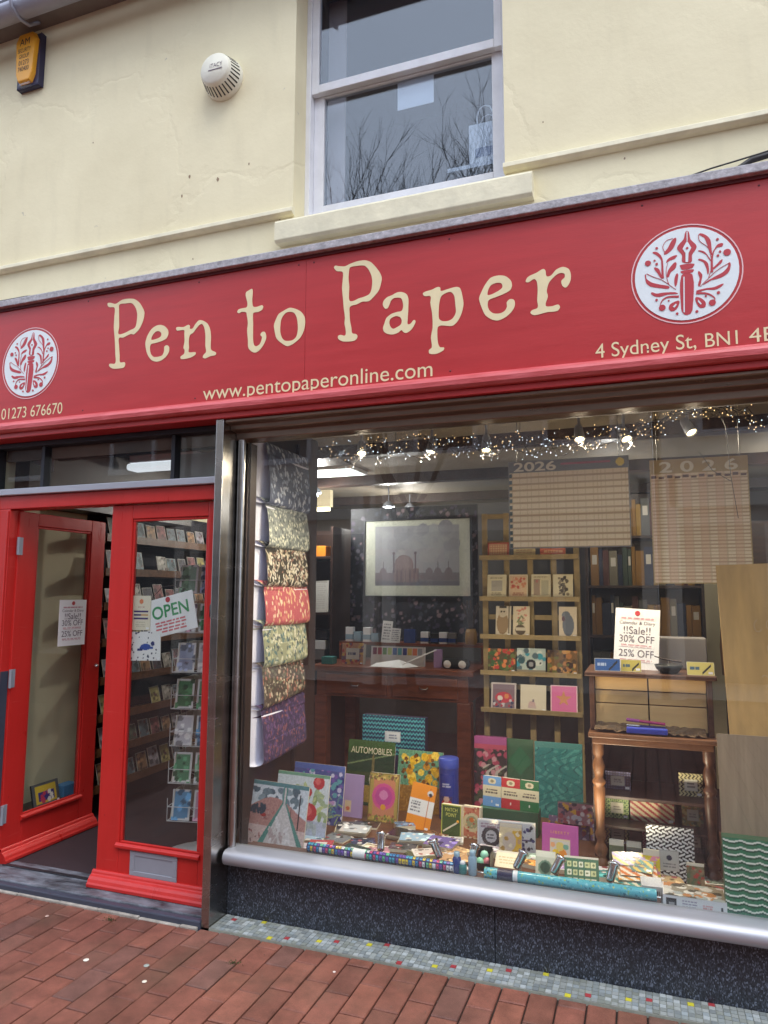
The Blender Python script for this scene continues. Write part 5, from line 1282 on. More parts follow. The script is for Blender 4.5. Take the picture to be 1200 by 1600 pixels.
# ================================================================ year planners hung behind the glass
def planner(label, x, z, w, h, n, m, hdr, seed, head_c, tall):
    r = thing('year_planner', label, 'planner', (x, .35, z))
    a = Art(w, h, (236, 212, 172), .0032)
    a.rect(0, 1 - hdr, 1, 1, head_c)
    g2 = random.Random(seed)
    gx = lambda X, Y: (((X / w * n) % 1) < .12) & (Y < h * (1 - hdr))
    gy = lambda X, Y: (((Y / (h * (1 - hdr)) * m) % 1) < (.3 if not tall else .35)) & (Y < h * (1 - hdr))
    a.fn(gx, (212, 186, 148)).fn(gy, (190, 160, 124))
    if tall:
        a.fn(lambda X, Y: (((X / w * n) % 2) < 1) & (Y < h * (1 - hdr)), (214, 164, 128), .4)
        for i in range(n): a.rect(i / n + .01, 1 - hdr - .03 - .01 * (i % 2), (i + .8) / n, 1 - hdr - .01 - .01 * (i % 2), (92, 60, 52))
    else:
        for j in range(m): a.rect(.0, (j + .2) / m * (1 - hdr), .03, (j + .8) / m * (1 - hdr), (70, 84, 84))
        a.rect(.45, 1 - hdr * .5, .85, 1 - hdr * .3, (168, 90, 100)).disc(.93, 1 - hdr * .5, .045, (230, 200, 90))
    a.border(.006, head_c)
    obj('sheet', MB().box(-w / 2, w / 2, 0, .0012, 0, h), MAT['paper_cream'], r, False)
    o = link('printed_face', a.mesh('f'), MAT['printed'], r); o.location = (0, -.0007, 0)
    for s in (-.42, .42):
        obj('thread', MB().tube([(s * w, 0, h - .004), (s * w, 0, 2.46 - z)], .0012, 5), MAT['cable_black'], r, False)
    return r
p_ = planner('wide year planner for 2026 with rows of small boxes hung by the glass', -.319, 1.71, .553, .42, 31, 12, .13, 1, (120, 118, 116), False)
text_obj('lettering', '2026', MAT['paper_cream'], p_, .2, .045, (-.15, -.0016, .37), bold=.02)
p_ = planner('tall year planner for 2026 with twelve columns hung by the glass', .245, 1.543, .40, .556, 12, 32, .12, 2, (176, 148, 96), True)
text_obj('lettering', '2 0 2 6', MAT['paper_cream'], p_, .32, .05, (.0, -.0016, .496), bold=.02)

# ================================================================ desk with framed print behind
DK = thing('desk', 'dark red wooden desk with two drawers behind the display', 'desk', (-1.762, 2.25, .032))
obj('top', MB().box(-.63, .63, -.37, .37, .885, .925), MAT['mahogany'], DK, False, bevel=.006)
obj('frame', MB().box(-.585, .585, -.33, .33, .70, .885), MAT['mahogany'], DK, False, bevel=.003)
for s in (-1, 1):
    d_ = obj('drawer', MB().box(s * .265 - .245, s * .265 + .245, -.345, -.3, .72, .865), MAT['mahogany'], DK, False, bevel=.006)
    obj('handle', MB().tube([(s * .265 - .03, -.35, .80), (s * .265 - .025, -.365, .785), (s * .265 + .025, -.365, .785), (s * .265 + .03, -.35, .80)], .004, 6), MAT['chrome'], d_, False)
    for y_ in (-.29, .29):
        obj('leg', MB().box(s * .55 - .05, s * .55 + .05, y_ - .045, y_ + .045, 0, .70), MAT['mahogany'], DK, False, bevel=.008)
obj('riser_shelf', MB().box(-.60, .60, .12, .36, 1.05, 1.07).box(-.60, -.58, .12, .36, .925, 1.05).box(.58, .60, .12, .36, .925, 1.05), MAT['mahogany'], DK, False)
DT = .032 + .9255
bb = thing('display_board', 'dark floral covered board behind the desk', 'board', (-1.82, 2.64, .032 + 1.0705))
a = pic(1.12, 1.12, (38, 40, 48), 4, [(96, 92, 104), (64, 68, 80), (130, 110, 116), (70, 62, 84)], 420, (.008, .02), res=.009)
obj('board', MB().box(-.56, .56, 0, .02, 0, 1.12), MAT['velvet_dark'], bb, False)
o = link('floral_cloth', a.mesh('f'), MAT['printed'], bb); o.location = (0, -.001, 0)
b = thing('framed_print', 'framed print of a domed pavilion in a wide cream mount', 'picture', (-1.778, 2.615, 1.462))
W_, H_ = .944, .66
obj('frame', MB().box(-W_ / 2, W_ / 2, 0, .02, 0, .012).box(-W_ / 2, W_ / 2, 0, .02, H_ - .012, H_).box(-W_ / 2, -W_ / 2 + .012, 0, .02, .012, H_ - .012).box(W_ / 2 - .012, W_ / 2, 0, .02, .012, H_ - .012), MAT['steel_dark'], b, False)
a = Art(W_ - .02, H_ - .02, (240, 235, 224), .006)
a.rect(.1, .14, .9, .92, (196, 190, 202)).rect(.1, .14, .9, .19, (96, 90, 110)).rect(.1, .19, .9, .3, (128, 116, 128))
a.blobs(26, [(180, 174, 188), (206, 200, 208)], .02, .07, 3, (.12, .5, .88, .9))
dome = lambda cx, cz, rx, rz, c: a.put((((a.U - cx) / rx) ** 2 + ((a.V - cz) / rz) ** 2 <= 1) & (a.V > cz - rz * .3), c)
a.rect(.28, .18, .52, .36, (150, 112, 118)); dome(.38, .40, .09, .14, (150, 112, 118)); dome(.38, .40, .08, .12, (164, 128, 132))
for x_ in (.27, .31, .35, .39, .43, .47, .51): a.rect(x_, .18, x_ + .012, .33, (110, 84, 100))
for x_ in (.275, .485): a.rect(x_, .3, x_ + .012, .56, (92, 70, 90)); a.disc(x_ + .006, .56, .02, (92, 70, 90))
for x_ in (.18, .62, .70, .80): dome(x_, .3, .035, .07, (132, 106, 120)); a.rect(x_ - .003, .34, x_ + .003, .45, (92, 70, 90))
a.rect(.1, .2, .28, .3, (126, 104, 118)).rect(.52, .2, .88, .28, (126, 104, 118)).noise(.12, 3)
a.rect(.1, .14, .9, .92, (202, 196, 208), .45)
o = link('print', a.mesh('f'), MAT['printed'], b); o.location = (0, .012, .01)
obj('glazing', MB().box(-W_ / 2 + .012, W_ / 2 - .012, .006, .008, .012, H_ - .012), MAT['door_glass'], b, False)
obj('hanger', MB().box(-.02, .02, .019, .026, H_ - .05, H_ - .01), MAT['steel_dark'], b, False)
# desk top things
a = Art(.176, .16, (206, 150, 110)).blobs(40, [(190, 80, 70), (226, 180, 90), (120, 90, 110)], .01, .018, 4).rect(.2, .25, .8, .75, (226, 222, 216)).text(.28, .4, .72, .62, 1, (60, 70, 120), 1)
slab('card_box', 'fruit patterned box with a white label at the left of the desk', 'box', -2.10, 2.02, DT, .176, .155, .05, 6, 0, art=a, part='box')
a = Art(.42, .14, (206, 204, 206))
for i in range(10): a.rect(.03 + i * .095, .55, .11 + i * .095, .92, [(120, 60, 90), (170, 90, 110), (90, 130, 80), (170, 190, 110), (70, 100, 160), (90, 160, 170), (60, 60, 130), (200, 170, 90), (210, 120, 90), (150, 150, 160)][i])
slab('colour_chart', 'long box of colour swatches standing on the desk', 'box', -1.755, 2.06, DT, .42, .14, .04, 6, 0, art=a, edge='paper_white', part='box')
t = thing('paper_fan', 'loose white paper and a pale quill pen lying on the desk', 'paper', (-1.72, 1.95, DT))
obj('sheet', MB().add([(-.2, -.03, .002), (.06, -.05, .002), (.16, .04, .006), (.0, .06, .05), (-.18, .06, .02)], [(0, 1, 2, 3, 4)]), MAT['paper_white'], t, False)
obj('quill', MB().tube([(.02, .0, .01), (.2, .03, .09), (.29, .05, .13)], [.003, .006, .004], 6), MAT['paper_white'], t, False)
t = thing('pouch', 'black zip pouch with white flower roundels at the right of the desk', 'pouch', (-1.29, 2.02, DT))
obj('pouch', MB().box(-.10, .10, -.04, .04, 0, .07), MAT['black'], t, False, bevel=.025, seg=4)
for s in (-.055, .055):
    obj('roundel', MB().lathe([(.028, 0), (.026, .002), (.0, .0022)], (s, -.0402, .033), 16, Mx), MAT['paper_white'], t, False)
tag(obj('card_box', MB().box(-1.46, -1.40, 2.03, 2.06, DT, DT + .13), MAT['lilac_cover'], bevel=.002), 'small upright lilac box right of the colour swatches', 'box')
tag(obj('storage_tin', MB().box(-2.33, -2.24, 1.96, 2.05, DT, DT + .055), MAT['teal_cover'], bevel=.003), 'low dark teal tin at the left end of the desk', 'tin')
RT = .032 + 1.0705
for i, x_ in enumerate((-2.285, -2.215, -2.13, -2.06, -1.64, -1.56, -1.49, -1.42)):
    hgt = (.115, .08, .115, .07, .09, .08, .09, .085)[i]
    c = ('paper_white', 'ink_pale', 'paper_white', 'ink_pale', 'paper_white', 'black', 'paper_white', 'plastic_grey')[i]
    t = thing('ink_box', ['white and blue ink carton at the left end of the desk shelf', 'small pale ink bottle second on the desk shelf', 'white and blue ink carton third on the desk shelf', 'short pale ink bottle fourth on the desk shelf', 'white carton right of the deep blue box on the desk shelf', 'black ink carton on the desk shelf', 'white ink carton beside the black one on the desk shelf', 'grey ink carton at the right of the desk shelf'][i], 'ink', (x_, 2.42, RT))
    obj('carton', MB().box(-.032, .032, -.025, .025, 0, hgt), MAT[c], t, False, bevel=.002)
    obj('label_band', MB().box(-.0325, .0325, -.0258, .0258, hgt * .15, hgt * .5), MAT['ink_pale' if i < 4 else 'ink_blue'], t, False)
tag(obj('card_box', MB().box(-1.81, -1.715, 2.39, 2.43, RT, RT + .11), MAT['ink_blue'], bevel=.002), 'deep blue box in the middle of the desk shelf', 'box')
for i, (x_, hgt) in enumerate(((-1.96, .172), (-1.885, .115))):
    a = Art(.085, hgt, (214, 214, 214)).text(.1, .1, .9, .9, 6, (110, 110, 120), i)
    slab('price_card', ['tall white lettered card on the desk shelf', 'shorter white lettered card on the desk shelf'][i], 'card', x_, 2.38, RT, .085, hgt, .003, 8, 0, 4, art=a)
t = thing('brush_pot', 'ochre pot of dark dried stems at the right of the desk shelf', 'pot', (-1.27, 2.42, RT))
obj('pot', MB().lathe([(.04, 0), (.048, .03), (.045, .09), (.035, .12), (.03, .12), (.03, .05), (.0, .04)], n=18), mat('ochre_pot', L(150, 110, 40), .4), t, False)
for i in range(7):
    q = i * .9
    obj('stem', MB().tube([(0, 0, .06), (.03 * math.cos(q), .03 * math.sin(q), .2), (.07 * math.cos(q), .06 * math.sin(q), .30 + .02 * (i % 3))], [.002, .003, .008], 5), MAT['dark_wood'], t, False)
# gift box between desk and calendars
a = Art(.43, .235, (30, 58, 92), .004).fn(lambda X, Y: np.abs(((Y / .026 + .42 * np.abs(np.sin(X * 2 * np.pi / .044))) % 1) - .45) < .2, (86, 170, 180)).rect(.37, .33, .62, .6, (206, 212, 220)).rect(.39, .36, .6, .57, (220, 224, 230)).text(.43, .4, .56, .53, 2, (110, 120, 150), 1)
tb_ = slab('gift_box', 'wide blue and teal scallop pattern gift box with a white label', 'box', -1.451, 1.10, FZ, .40, .486, .06, 2, 0, art=None, edge='plastic_navy', part='box')
o = link('printed_face', a.mesh('f'), MAT['printed'], tb_); o.location = (0, -.0007, .262); o.scale = (.93, 1, .95)

# ================================================================ slatted card rack
RK = thing('card_rack', 'slatted pale wood rack of greeting cards', 'rack', (-.684, 1.66, .032))
for x_ in (-.31, -.165, -.01, .14, .285):
    obj('upright', MB().box(x_ - .018, x_ + .018, 0, .018, 0, 2.0), MAT['rack_wood'], RK, False, bevel=.002)
for z in (1.98, 1.80, 1.575, 1.31, 1.07, .86, .45, .12):
    obj('cross_slat', MB().box(-.33, .305, .0185, .03, z - .016, z + .016), MAT['rack_wood'], RK, False, bevel=.002)
LG = [1.735, 1.466, 1.222, .992, .757]
for z in LG:
    z -= .032
    obj('ledge', MB().box(-.33, .305, -.075, -.0005, z - .018, z).box(-.33, .305, -.085, -.0755, z - .018, z + .012), MAT['rack_wood'], RK, False, bevel=.002)
def cardrow(zi, rows):
    for (lb, x_, w_, h_, a, gl) in rows:
        slab('greeting_card', lb, 'card', x_, 1.595, LG[zi] + .0005, w_, h_, .004, 10, 0, art=a, edge='paper_cream', gloss=gl, group='cards on the slatted rack')
cream = (222, 212, 180)
a1 = Art(.125, .155, cream).border(.004, (236, 230, 206)).rect(.2, .3, .8, .75, (176, 172, 164)).text(.15, .82, .85, .9, 1, (130, 124, 110), 1).text(.2, .1, .8, .25, 2, (150, 144, 120), 2)
a2 = Art(.12, .155, (216, 188, 156)).border(.004, (232, 222, 196)).blobs(26, [(196, 96, 84), (214, 140, 110), (220, 190, 160)], .006, .014, 5, (.15, .35, .85, .85)).text(.15, .1, .85, .25, 2, (170, 110, 90), 2)
a3 = Art(.122, .155, cream).border(.004, (236, 230, 206)).rect(.12, .15, .45, .8, (170, 150, 134)).rect(.52, .15, .88, .75, (186, 182, 160)).disc(.28, .72, .06, (190, 130, 120)).text(.12, .86, .88, .93, 1, (90, 80, 70), 1)
a4 = Art(.123, .155, cream).blobs(44, [(70, 64, 60), (104, 96, 84), (140, 130, 110)], .004, .012, 7, (.3, .15, .75, .88))
cardrow(1, [('cream greeting card with a grey square picture', -.905, .125, .155, a1, False), ('cream greeting card with a red figure scene', -.764, .12, .155, a2, False), ('cream greeting card with two standing figures', -.619, .122, .155, a3, False), ('cream greeting card with a dark tree shaped drawing', -.481, .123, .155, a4, False)])
b1 = Art(.1, .195, (206, 196, 176)).disc(.45, .42, .36, (150, 126, 96), .55).disc(.45, .78, .16, (196, 184, 164), .9).disc(.36, .82, .035, (70, 60, 50)).disc(.54, .82, .035, (70, 60, 50)).rect(.84, 0, .88, 1, (120, 110, 96)).rect(.2, .93, .7, 1, (60, 54, 50))
b2 = Art(.107, .195, (216, 202, 176)).blobs(20, [(206, 130, 120), (196, 150, 130)], .004, .009, 3, (.2, .5, .8, .95)).disc(.45, .22, .17, (92, 78, 66)).rect(.15, .2, .75, .3, (206, 196, 176)).blobs(8, [(120, 130, 96)], .003, .006, 4, (.3, .4, .6, .7), 3)
b3 = Art(.11, .195, (214, 200, 178)).disc(.52, .4, .36, (100, 108, 124), .5).disc(.4, .72, .13, (104, 112, 128), 1.0).disc(.24, .6, .09, (90, 60, 80), .6)
cardrow(2, [('owl greeting card on the slatted rack', -.866, .1, .195, b1, False), ('greeting card with pink flowers in a dark vase', -.75, .107, .195, b2, False), ('greeting card with a grey blue bird shape', -.457, .11, .195, b3, False)])
c1 = pic(.179, .15, (90, 80, 54), 3, [(186, 70, 60), (70, 100, 60), (214, 130, 80), (110, 120, 70)], 60, (.006, .016))
c2 = Art(.182, .157, (176, 190, 186)).blobs(18, [(206, 212, 206), (90, 110, 120), (70, 150, 170)], .01, .022, 6).disc(.5, .36, .2, (44, 44, 50)).disc(.5, .36, .1, (150, 150, 154)).disc(.16, .5, .14, (60, 90, 100)).disc(.82, .42, .1, (206, 214, 210)).disc(.82, .42, .04, (60, 50, 50)).rect(0, 0, 1, .14, (150, 140, 120))
c3 = pic(.185, .15, (120, 90, 54), 9, [(66, 50, 44), (176, 120, 70), (90, 70, 50), (200, 150, 90), (110, 110, 60)], 60, (.008, .02))
cardrow(3, [('greeting card crowded with red and green flowers', -.881, .179, .15, c1, True), ('pale blue greeting card with dark wheel shapes', -.692, .18, .157, c2, True), ('brown greeting card with a crowded figure scene', -.497, .185, .15, c3, True)])
d1 = Art(.161, .168, (206, 196, 196)).rect(.06, .06, .94, .94, (130, 110, 124)).disc(.5, .45, .2, (196, 70, 90), 1.6).disc(.36, .42, .1, (226, 220, 216)).disc(.62, .5, .09, (220, 140, 90)).blobs(16, [(60, 70, 110), (206, 206, 214), (180, 60, 80)], .004, .01, 4, (.08, .08, .92, .4))
d2 = Art(.161, .163, (222, 214, 196)).disc(.45, .26, .13, (206, 176, 176)).disc(.5, .4, .05, (130, 120, 140)).rect(.3, .12, .62, .2, (200, 180, 180))
star = lambda X, Y: (np.hypot(X - .08, Y - .085) < .02 + .028 * (np.abs(((np.arctan2(X - .08, Y - .085) / (2 * np.pi / 5)) % 1) - .5) * 2) ** 2)
d3 = Art(.164, .168, (224, 120, 176)).border(.008, (236, 206, 216)).fn(star, (214, 150, 110))
cardrow(4, [('square mauve greeting card with a red robin like shape', -.872, .161, .168, d1, False), ('square cream greeting card with a small pale cake', -.683, .161, .163, d2, False), ('square bright pink greeting card with a gold star', -.493, .164, .168, d3, False)])
e1 = Art(.14, .097, (188, 96, 84)).rect(.08, .1, .92, .9, (216, 186, 150)).fn(lambda X, Y: ((X % .016) < .004) | ((Y % .016) < .004), (190, 130, 110)).border(.008, (176, 80, 70))
e2 = Art(.14, .085, (206, 190, 150)).text(.1, .2, .9, .8, 3, (170, 140, 110), 3)
e3 = Art(.16, .09, (196, 110, 90)).text(.1, .2, .9, .8, 2, (226, 190, 150), 4)
cardrow(0, [('small red gridded card at the top of the rack', -.891, .14, .097, e1, False), ('small buff card at the top of the rack', -.72, .14, .085, e2, False), ('small rust card at the top of the rack', -.54, .16, .09, e3, False)])

# ================================================================ far shelves
def shelf_unit(label, x0, x1, y0, y1, zs, top, mt='dark_wood'):
    t = thing('shelf_unit', label, 'shelves', ((x0 + x1) / 2, (y0 + y1) / 2, .032))
    for x in (x0, x1 - .02):
        obj('side_panel', MB().box(x, x + .02, y0, y1, .0322, top), MAT[mt], t)
    for z in zs:
        obj('shelf', MB().box(x0 + .0205, x1 - .0205, y0, y1, z - .02, z), MAT[mt], t, bevel=.002)
    obj('back_board', MB().box(x0 + .0205, x1 - .0205, y1 + .0005, y1 + .01, .0322, top), MAT[mt], t)
    return t
g_ = random.Random(21)
shelf_unit('dark bookcase of upright folders behind the slatted rack', -.42, .42, 2.7, 3.0, (.42, .80, 1.18, 1.56, 1.94), 2.3)
pal = [(130, 92, 34), (140, 100, 44), (44, 50, 72), (120, 112, 92), (46, 48, 54), (84, 46, 40), (32, 40, 60), (92, 92, 88), (58, 70, 58), (150, 116, 50)]
BK = {}
ORD = ['first', 'second', 'third', 'fourth', 'fifth', 'sixth', 'seventh', 'eighth', 'ninth', 'tenth', 'eleventh', 'twelfth', 'thirteenth', 'fourteenth', 'fifteenth', 'sixteenth', 'seventeenth', 'eighteenth', 'nineteenth', 'twentieth', 'twenty-first', 'twenty-second', 'twenty-third', 'twenty-fourth']
CN = ['ochre', 'amber', 'slate blue', 'buff', 'charcoal', 'rust', 'navy', 'grey', 'sage', 'yellow']
for zi, z in enumerate((.42, .80, 1.18, 1.56, 1.94)):
    x = -.385; kk = 0
    while x < .36:
        w_ = g_.choice((.026, .034, .045, .06)); h_ = g_.uniform(.22, .32)
        ck = g_.randrange(10); c = pal[ck]
        k = str(c)
        if k not in BK:
            BK[k] = mat('spine_%d' % len(BK), L(*c), .6)
        t = thing('folder', f'{CN[ck]} folder, {ORD[kk]} from left on {ORD[zi]} shelf of the dark bookcase', 'folder', (x + w_ / 2, 2.76, z + .0003), group='folders in the dark bookcase')
        obj('cover', MB().box(-w_ / 2, w_ / 2, 0, .2, 0, h_), BK[k], t, False)
        obj('spine_label', MB().box(-w_ * .3, w_ * .3, -.001, -.0002, h_ * .55, h_ * .8), MAT['card_edge'] if kk % 3 == 0 else BK[k], t, False)
        x += w_ + .003; kk += 1
shelf_unit('open shelf unit of stacked papers left of the framed print', -3.0, -2.42, 2.35, 2.75, (.6, .95, 1.335, 1.80), 2.05)
a = Art(.2, .262, (196, 194, 190)).text(.1, .1, .9, .92, 12, (176, 172, 168), 2).rect(.05, .93, .95, 1, (170, 166, 160))
slab('writing_pad', 'pale grey writing pad standing on the shelf left of the print', 'pad', -2.56, 2.36, 1.3355, .2, .262, .012, 6, 0, -2, art=a, edge='paper_white', part='pad')
for i, (x_, c) in enumerate(((-2.85, 'tan_panel'), (-2.6, 'orange_cover'))):
    tag(obj('paper_ream', MB().box(x_ - .1, x_ + .1, 2.38, 2.6, 1.8005, 1.87 + .02 * i), MAT[c], bevel=.003), ['tan ream of paper on the upper left shelf', 'orange ream of paper on the upper left shelf'][i], 'paper')
for i in range(3):
    tag(obj('paper_ream', MB().box(-2.95 + .01 * i, -2.5 + .01 * i, 2.38, 2.65, .9505 + .08 * i, 1.025 + .08 * i), MAT[('plastic_grey', 'paper_white', 'steel_dark')[i]], bevel=.003), ['grey ream at the bottom of the low shelf stack', 'white ream in the middle of the low shelf stack', 'dark ream on top of the low shelf stack'][i], 'paper')
tag(obj('pillar', MB().box(.44, .56, 3.05, 3.17, .0322, 2.4595), MAT['wall_cream'], bevel=.004), 'pale square pillar deep inside the shop', 'pillar')
shelf_unit('tall cabinet with trays deep inside at the right', .75, 1.6, 3.2, 3.5, (.5, .9, 1.3, 1.7), 2.1, 'oak_brown')
for i in range(9):
    z = (.5, .9, 1.3)[i % 3]; x_ = .88 + .24 * (i // 3)
    tag(obj('tray', MB().box(x_ - .1, x_ + .1, 3.22, 3.45, z + .0003, z + .12 + .02 * (i % 2)), MAT[('lilac_cover', 'paper_cream', 'ink_blue', 'dark_wood', 'magenta_cover')[i % 5]], bevel=.004), f'tray, {ORD[i // 3]} from left on the {["low", "middle", "high"][i % 3]} shelf of the deep cabinet', 'tray', 'trays in the deep cabinet')
t = thing('apron_stand', 'coat stand with a draped brown cloth deep inside the shop', 'stand', (.62, 2.55, .032))
obj('pole', MB().tube([(0, 0, .02), (0, 0, 1.7)], .02, 10), MAT['dark_wood'], t, False)
obj('foot', MB().lathe([(.17, 0), (.17, .02), (.03, .04)], n=18), MAT['dark_wood'], t, False)
obj('cloth', MB().lathe([(.02, 1.66), (.07, 1.6), (.10, 1.4), (.13, 1.1), (.12, .9)], n=14), mat('cloth_brown', L(120, 84, 54), .9, vary=.4, vscale=12), t, False)
for q in (.4, 2.2, 4.1):
    obj('hook', MB().tube([(0, 0, 1.6), (.1 * math.cos(q), .1 * math.sin(q), 1.62), (.13 * math.cos(q), .13 * math.sin(q), 1.68)], .01, 6), MAT['dark_wood'], t, False)

# ================================================================ card shelves on the left side wall, seen through the doors
CS = thing('card_shelves', 'long dark shelves of greeting cards on the left wall inside the doors', 'shelves', (-3.45, 2.0, .032))
SZ = [1.86, 1.63, 1.40, 1.16, .91, .67, .45, .22]
for z in SZ:
    obj('shelf', MB().box(-3.5495, -3.38, .78, 3.4, z - .022, z), MAT['dark_wood'], CS)
    obj('lip', MB().box(-3.3795, -3.37, .78, 3.4, z - .022, z + .03), MAT['oak_brown'], CS)
    obj('shelf_end', MB().box(-3.50, -3.375, .735, .7795, z - .045, z + .02), MAT['oak_brown'], CS, bevel=.015)
obj('back_board', MB().box(-3.5497, -3.542, .7805, 3.4, .033, 2.1), MAT['velvet_dark'], CS)
g_ = random.Random(31)
ARTS = []
for k in range(10):
    bgc = [tuple(v * .72 for v in q) for q in [(206, 196, 184), (150, 100, 104), (110, 120, 100), (190, 180, 190), (90, 84, 96), (196, 150, 110), (150, 160, 170), (206, 190, 120), (176, 110, 110), (120, 140, 150)]][k]  # card colours scaled down, painting in the dim light on the shelves
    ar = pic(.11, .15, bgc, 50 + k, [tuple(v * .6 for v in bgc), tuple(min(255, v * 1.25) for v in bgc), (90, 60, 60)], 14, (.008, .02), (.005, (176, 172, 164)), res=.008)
    me = ar.mesh('printed_face'); me.materials.append(MAT['printed']); ARTS.append(me)
bmsh = mesh_from(*(lambda m: (m.v, m.f))(MB().box(-.055, .055, 0, .003, 0, .15)), 'card'); bmsh.materials.append(MAT['paper_cream'])
rown = ['top', 'second', 'third', 'fourth', 'fifth', 'sixth', 'seventh', 'lowest']
for zi, z in enumerate(SZ):
    y = .84; kk = 0
    while y < 2.75:
        if g_.random() < .93:
            t = thing('greeting_card', f'small greeting card, {ORD[kk]} from the street on the {rown[zi]} wall shelf inside the doors', 'card', (-3.40, y + .055, z + .0005), (R(-14), R(g_.uniform(-2.5, 2.5)), R(90)), f'cards on the {rown[zi]} wall shelf')
            t.scale = (g_.uniform(.85, 1.0), 1, g_.uniform(.82, 1.12))
            o = bpy.data.objects.new('card', bmsh); COL.objects.link(o); o.parent = t
            o = bpy.data.objects.new('printed_face', g_.choice(ARTS)); COL.objects.link(o); o.parent = t; o.location = (0, -.0008, 0)
            kk += 1
        y += .118 + g_.uniform(0, .02)
# things behind the open door
tag(obj('low_bench', MB().box(-3.5495, -3.40, .12, .72, .0322, .232), MAT['dark_wood'], bevel=.003), 'low dark bench against the wall behind the open door', 'bench')
a = Art(.2, .13, (96, 96, 100)).rect(.12, .12, .88, .88, (226, 190, 60)).rect(.2, .2, .8, .6, (60, 50, 130)).blobs(10, [(206, 60, 90), (240, 230, 220)], .008, .016, 3, (.2, .2, .8, .6))
slab('picture', 'grey framed yellow and violet picture low behind the open door', 'picture', -3.405, .42, .2325, .2, .13, .012, 14, 90, art=a, edge='steel_dark', part='frame')
tag(obj('parcel', MB().box(-3.5, -3.42, .56, .68, .2325, .30), mat('parcel_blue', L(70, 130, 180), .5), bevel=.004), 'small bright blue parcel low behind the open door', 'parcel')

# ================================================================ wire card spinner behind the closed door
SP = thing('card_spinner', 'white wire card spinner just inside the closed door', 'rack', (-2.40, .52, .032))
obj('pole', MB().tube([(0, 0, .02), (0, 0, 1.72)], .012, 8), MAT['wire_white'], SP, False)
obj('foot', MB().lathe([(.2, 0), (.2, .012), (.02, .03)], n=20), MAT['wire_white'], SP, False)
tiers = [.22, .42, .62, .82, 1.02, 1.24, 1.46]
for z in tiers:
    mb_ = MB()
    for k in range(4):
        q0 = R(45 + 90 * k + 12); q1 = R(45 + 90 * (k + 1) + 12); r_ = .19
        p0 = (r_ * math.cos(q0), r_ * math.sin(q0)); p1 = (r_ * math.cos(q1), r_ * math.sin(q1))
        for dz in (0, .075):
            mb_.tube([(p0[0], p0[1], z + dz), (p1[0], p1[1], z + dz)], .0022, 5)
        mb_.tube([(p0[0], p0[1], z), (p0[0], p0[1], z + .12)], .0022, 5)
        mb_.tube([(0, 0, z), (p0[0], p0[1], z)], .0022, 5)
    obj('wire_tier', mb_, MAT['wire_white'], SP, False)
gcol = [(84, 140, 104), (120, 160, 130), (150, 160, 190), (206, 206, 214), (96, 150, 190), (190, 150, 170), (70, 120, 80)]
for zi, z in enumerate(tiers):
    for k in range(4):
        for s in (-.062, .062):
            qn = R(12 + 90 * (k + 1)); d_ = .126
            c = gcol[(zi * 3 + k * 2 + (s > 0)) % 7]
            x_ = SP.location.x + d_ * math.cos(qn) - s * math.sin(qn); y_ = SP.location.y + d_ * math.sin(qn) + s * math.cos(qn)
            a = Art(.105, .16, c, .007).border(.008, (226, 226, 226)).blobs(10, [tuple(v * .65 for v in c), tuple(min(255, v * 1.3) for v in c)], .008, .02, zi * 7 + k)
            slab('postcard', f'{["street", "inner", "left", "right"][k]} side {"first" if s < 0 else "second"} card in tier {ORD[zi]} from the floor of the wire spinner', 'card', x_, y_, SP.location.z + z + .003, .105, .16, .004, 8, math.degrees(qn) + 90, art=a, group='cards in the wire spinner tier %s' % 'abcdefg'[zi])

# ================================================================ signs on the closed door
os_ = thing('open_sign', 'tilted white OPEN sign hanging inside the closed door glass', 'sign', (-2.262, .030, 1.288), (0, R(-13), 0))
obj('board', MB().box(-.152, .152, 0, .004, 0, .195), MAT['paper_white'], os_, False, bevel=.002)
text_obj('lettering', 'OPEN', MAT['text_green'], os_, .225, .066, (.005, -.0008, .09), bold=.018)
e = poly_obj('emblem', [circ(.014)], MAT['text_red'], None, 0, 1, (0, 0), False); e.parent = os_; e.location = (0, -.001, .178)
a = Art(.21, .065, (232, 234, 236), .003).text(.02, .0, .98, 1, 4, (200, 90, 96), 3, .9)
o = link('small_print', a.mesh('f'), MAT['printed'], os_); o.location = (.0, -.0008, .013)
obj('cord', MB().tube([(-.12, .002, .193), (-.02, .002, .25), (.06, .002, .24), (.13, .002, .193)], .0015, 5), MAT['dark_wood'], os_, False)
a = Art(.118, .178, (226, 218, 196), .003).disc(.5, .83, .07, (222, 130, 90)).rect(.12, .32, .88, .37, (66, 50, 110)).rect(.12, .42, .88, .47, (66, 50, 110)).rect(.12, .52, .88, .57, (66, 50, 110)).rect(.5, .42, .88, .47, (200, 160, 110)).text(.2, .08, .8, .26, 3, (190, 180, 160), 2).text(.3, .64, .7, .7, 1, (190, 150, 140), 3)
slab('card', 'cream card with violet bars hung left of the OPEN sign', 'card', -2.463, .027, 1.302, .118, .178, .003, 0, 0, art=a)
a = Art(.185, .148, (232, 232, 232), .003).blobs(34, [(50, 54, 80)], .003, .006, 9)
a.rect(.3, .4, .75, .48, (54, 80, 160)).disc(.5, .47, .11, (54, 80, 160), 2).disc(.74, .58, .08, (40, 50, 110)).rect(.22, .34, .4, .42, (40, 50, 110))
slab('card', 'white card with a leaping blue animal among dark stars', 'card', -2.425, .029, 1.148, .185, .148, .003, 0, 0, -2, art=a)

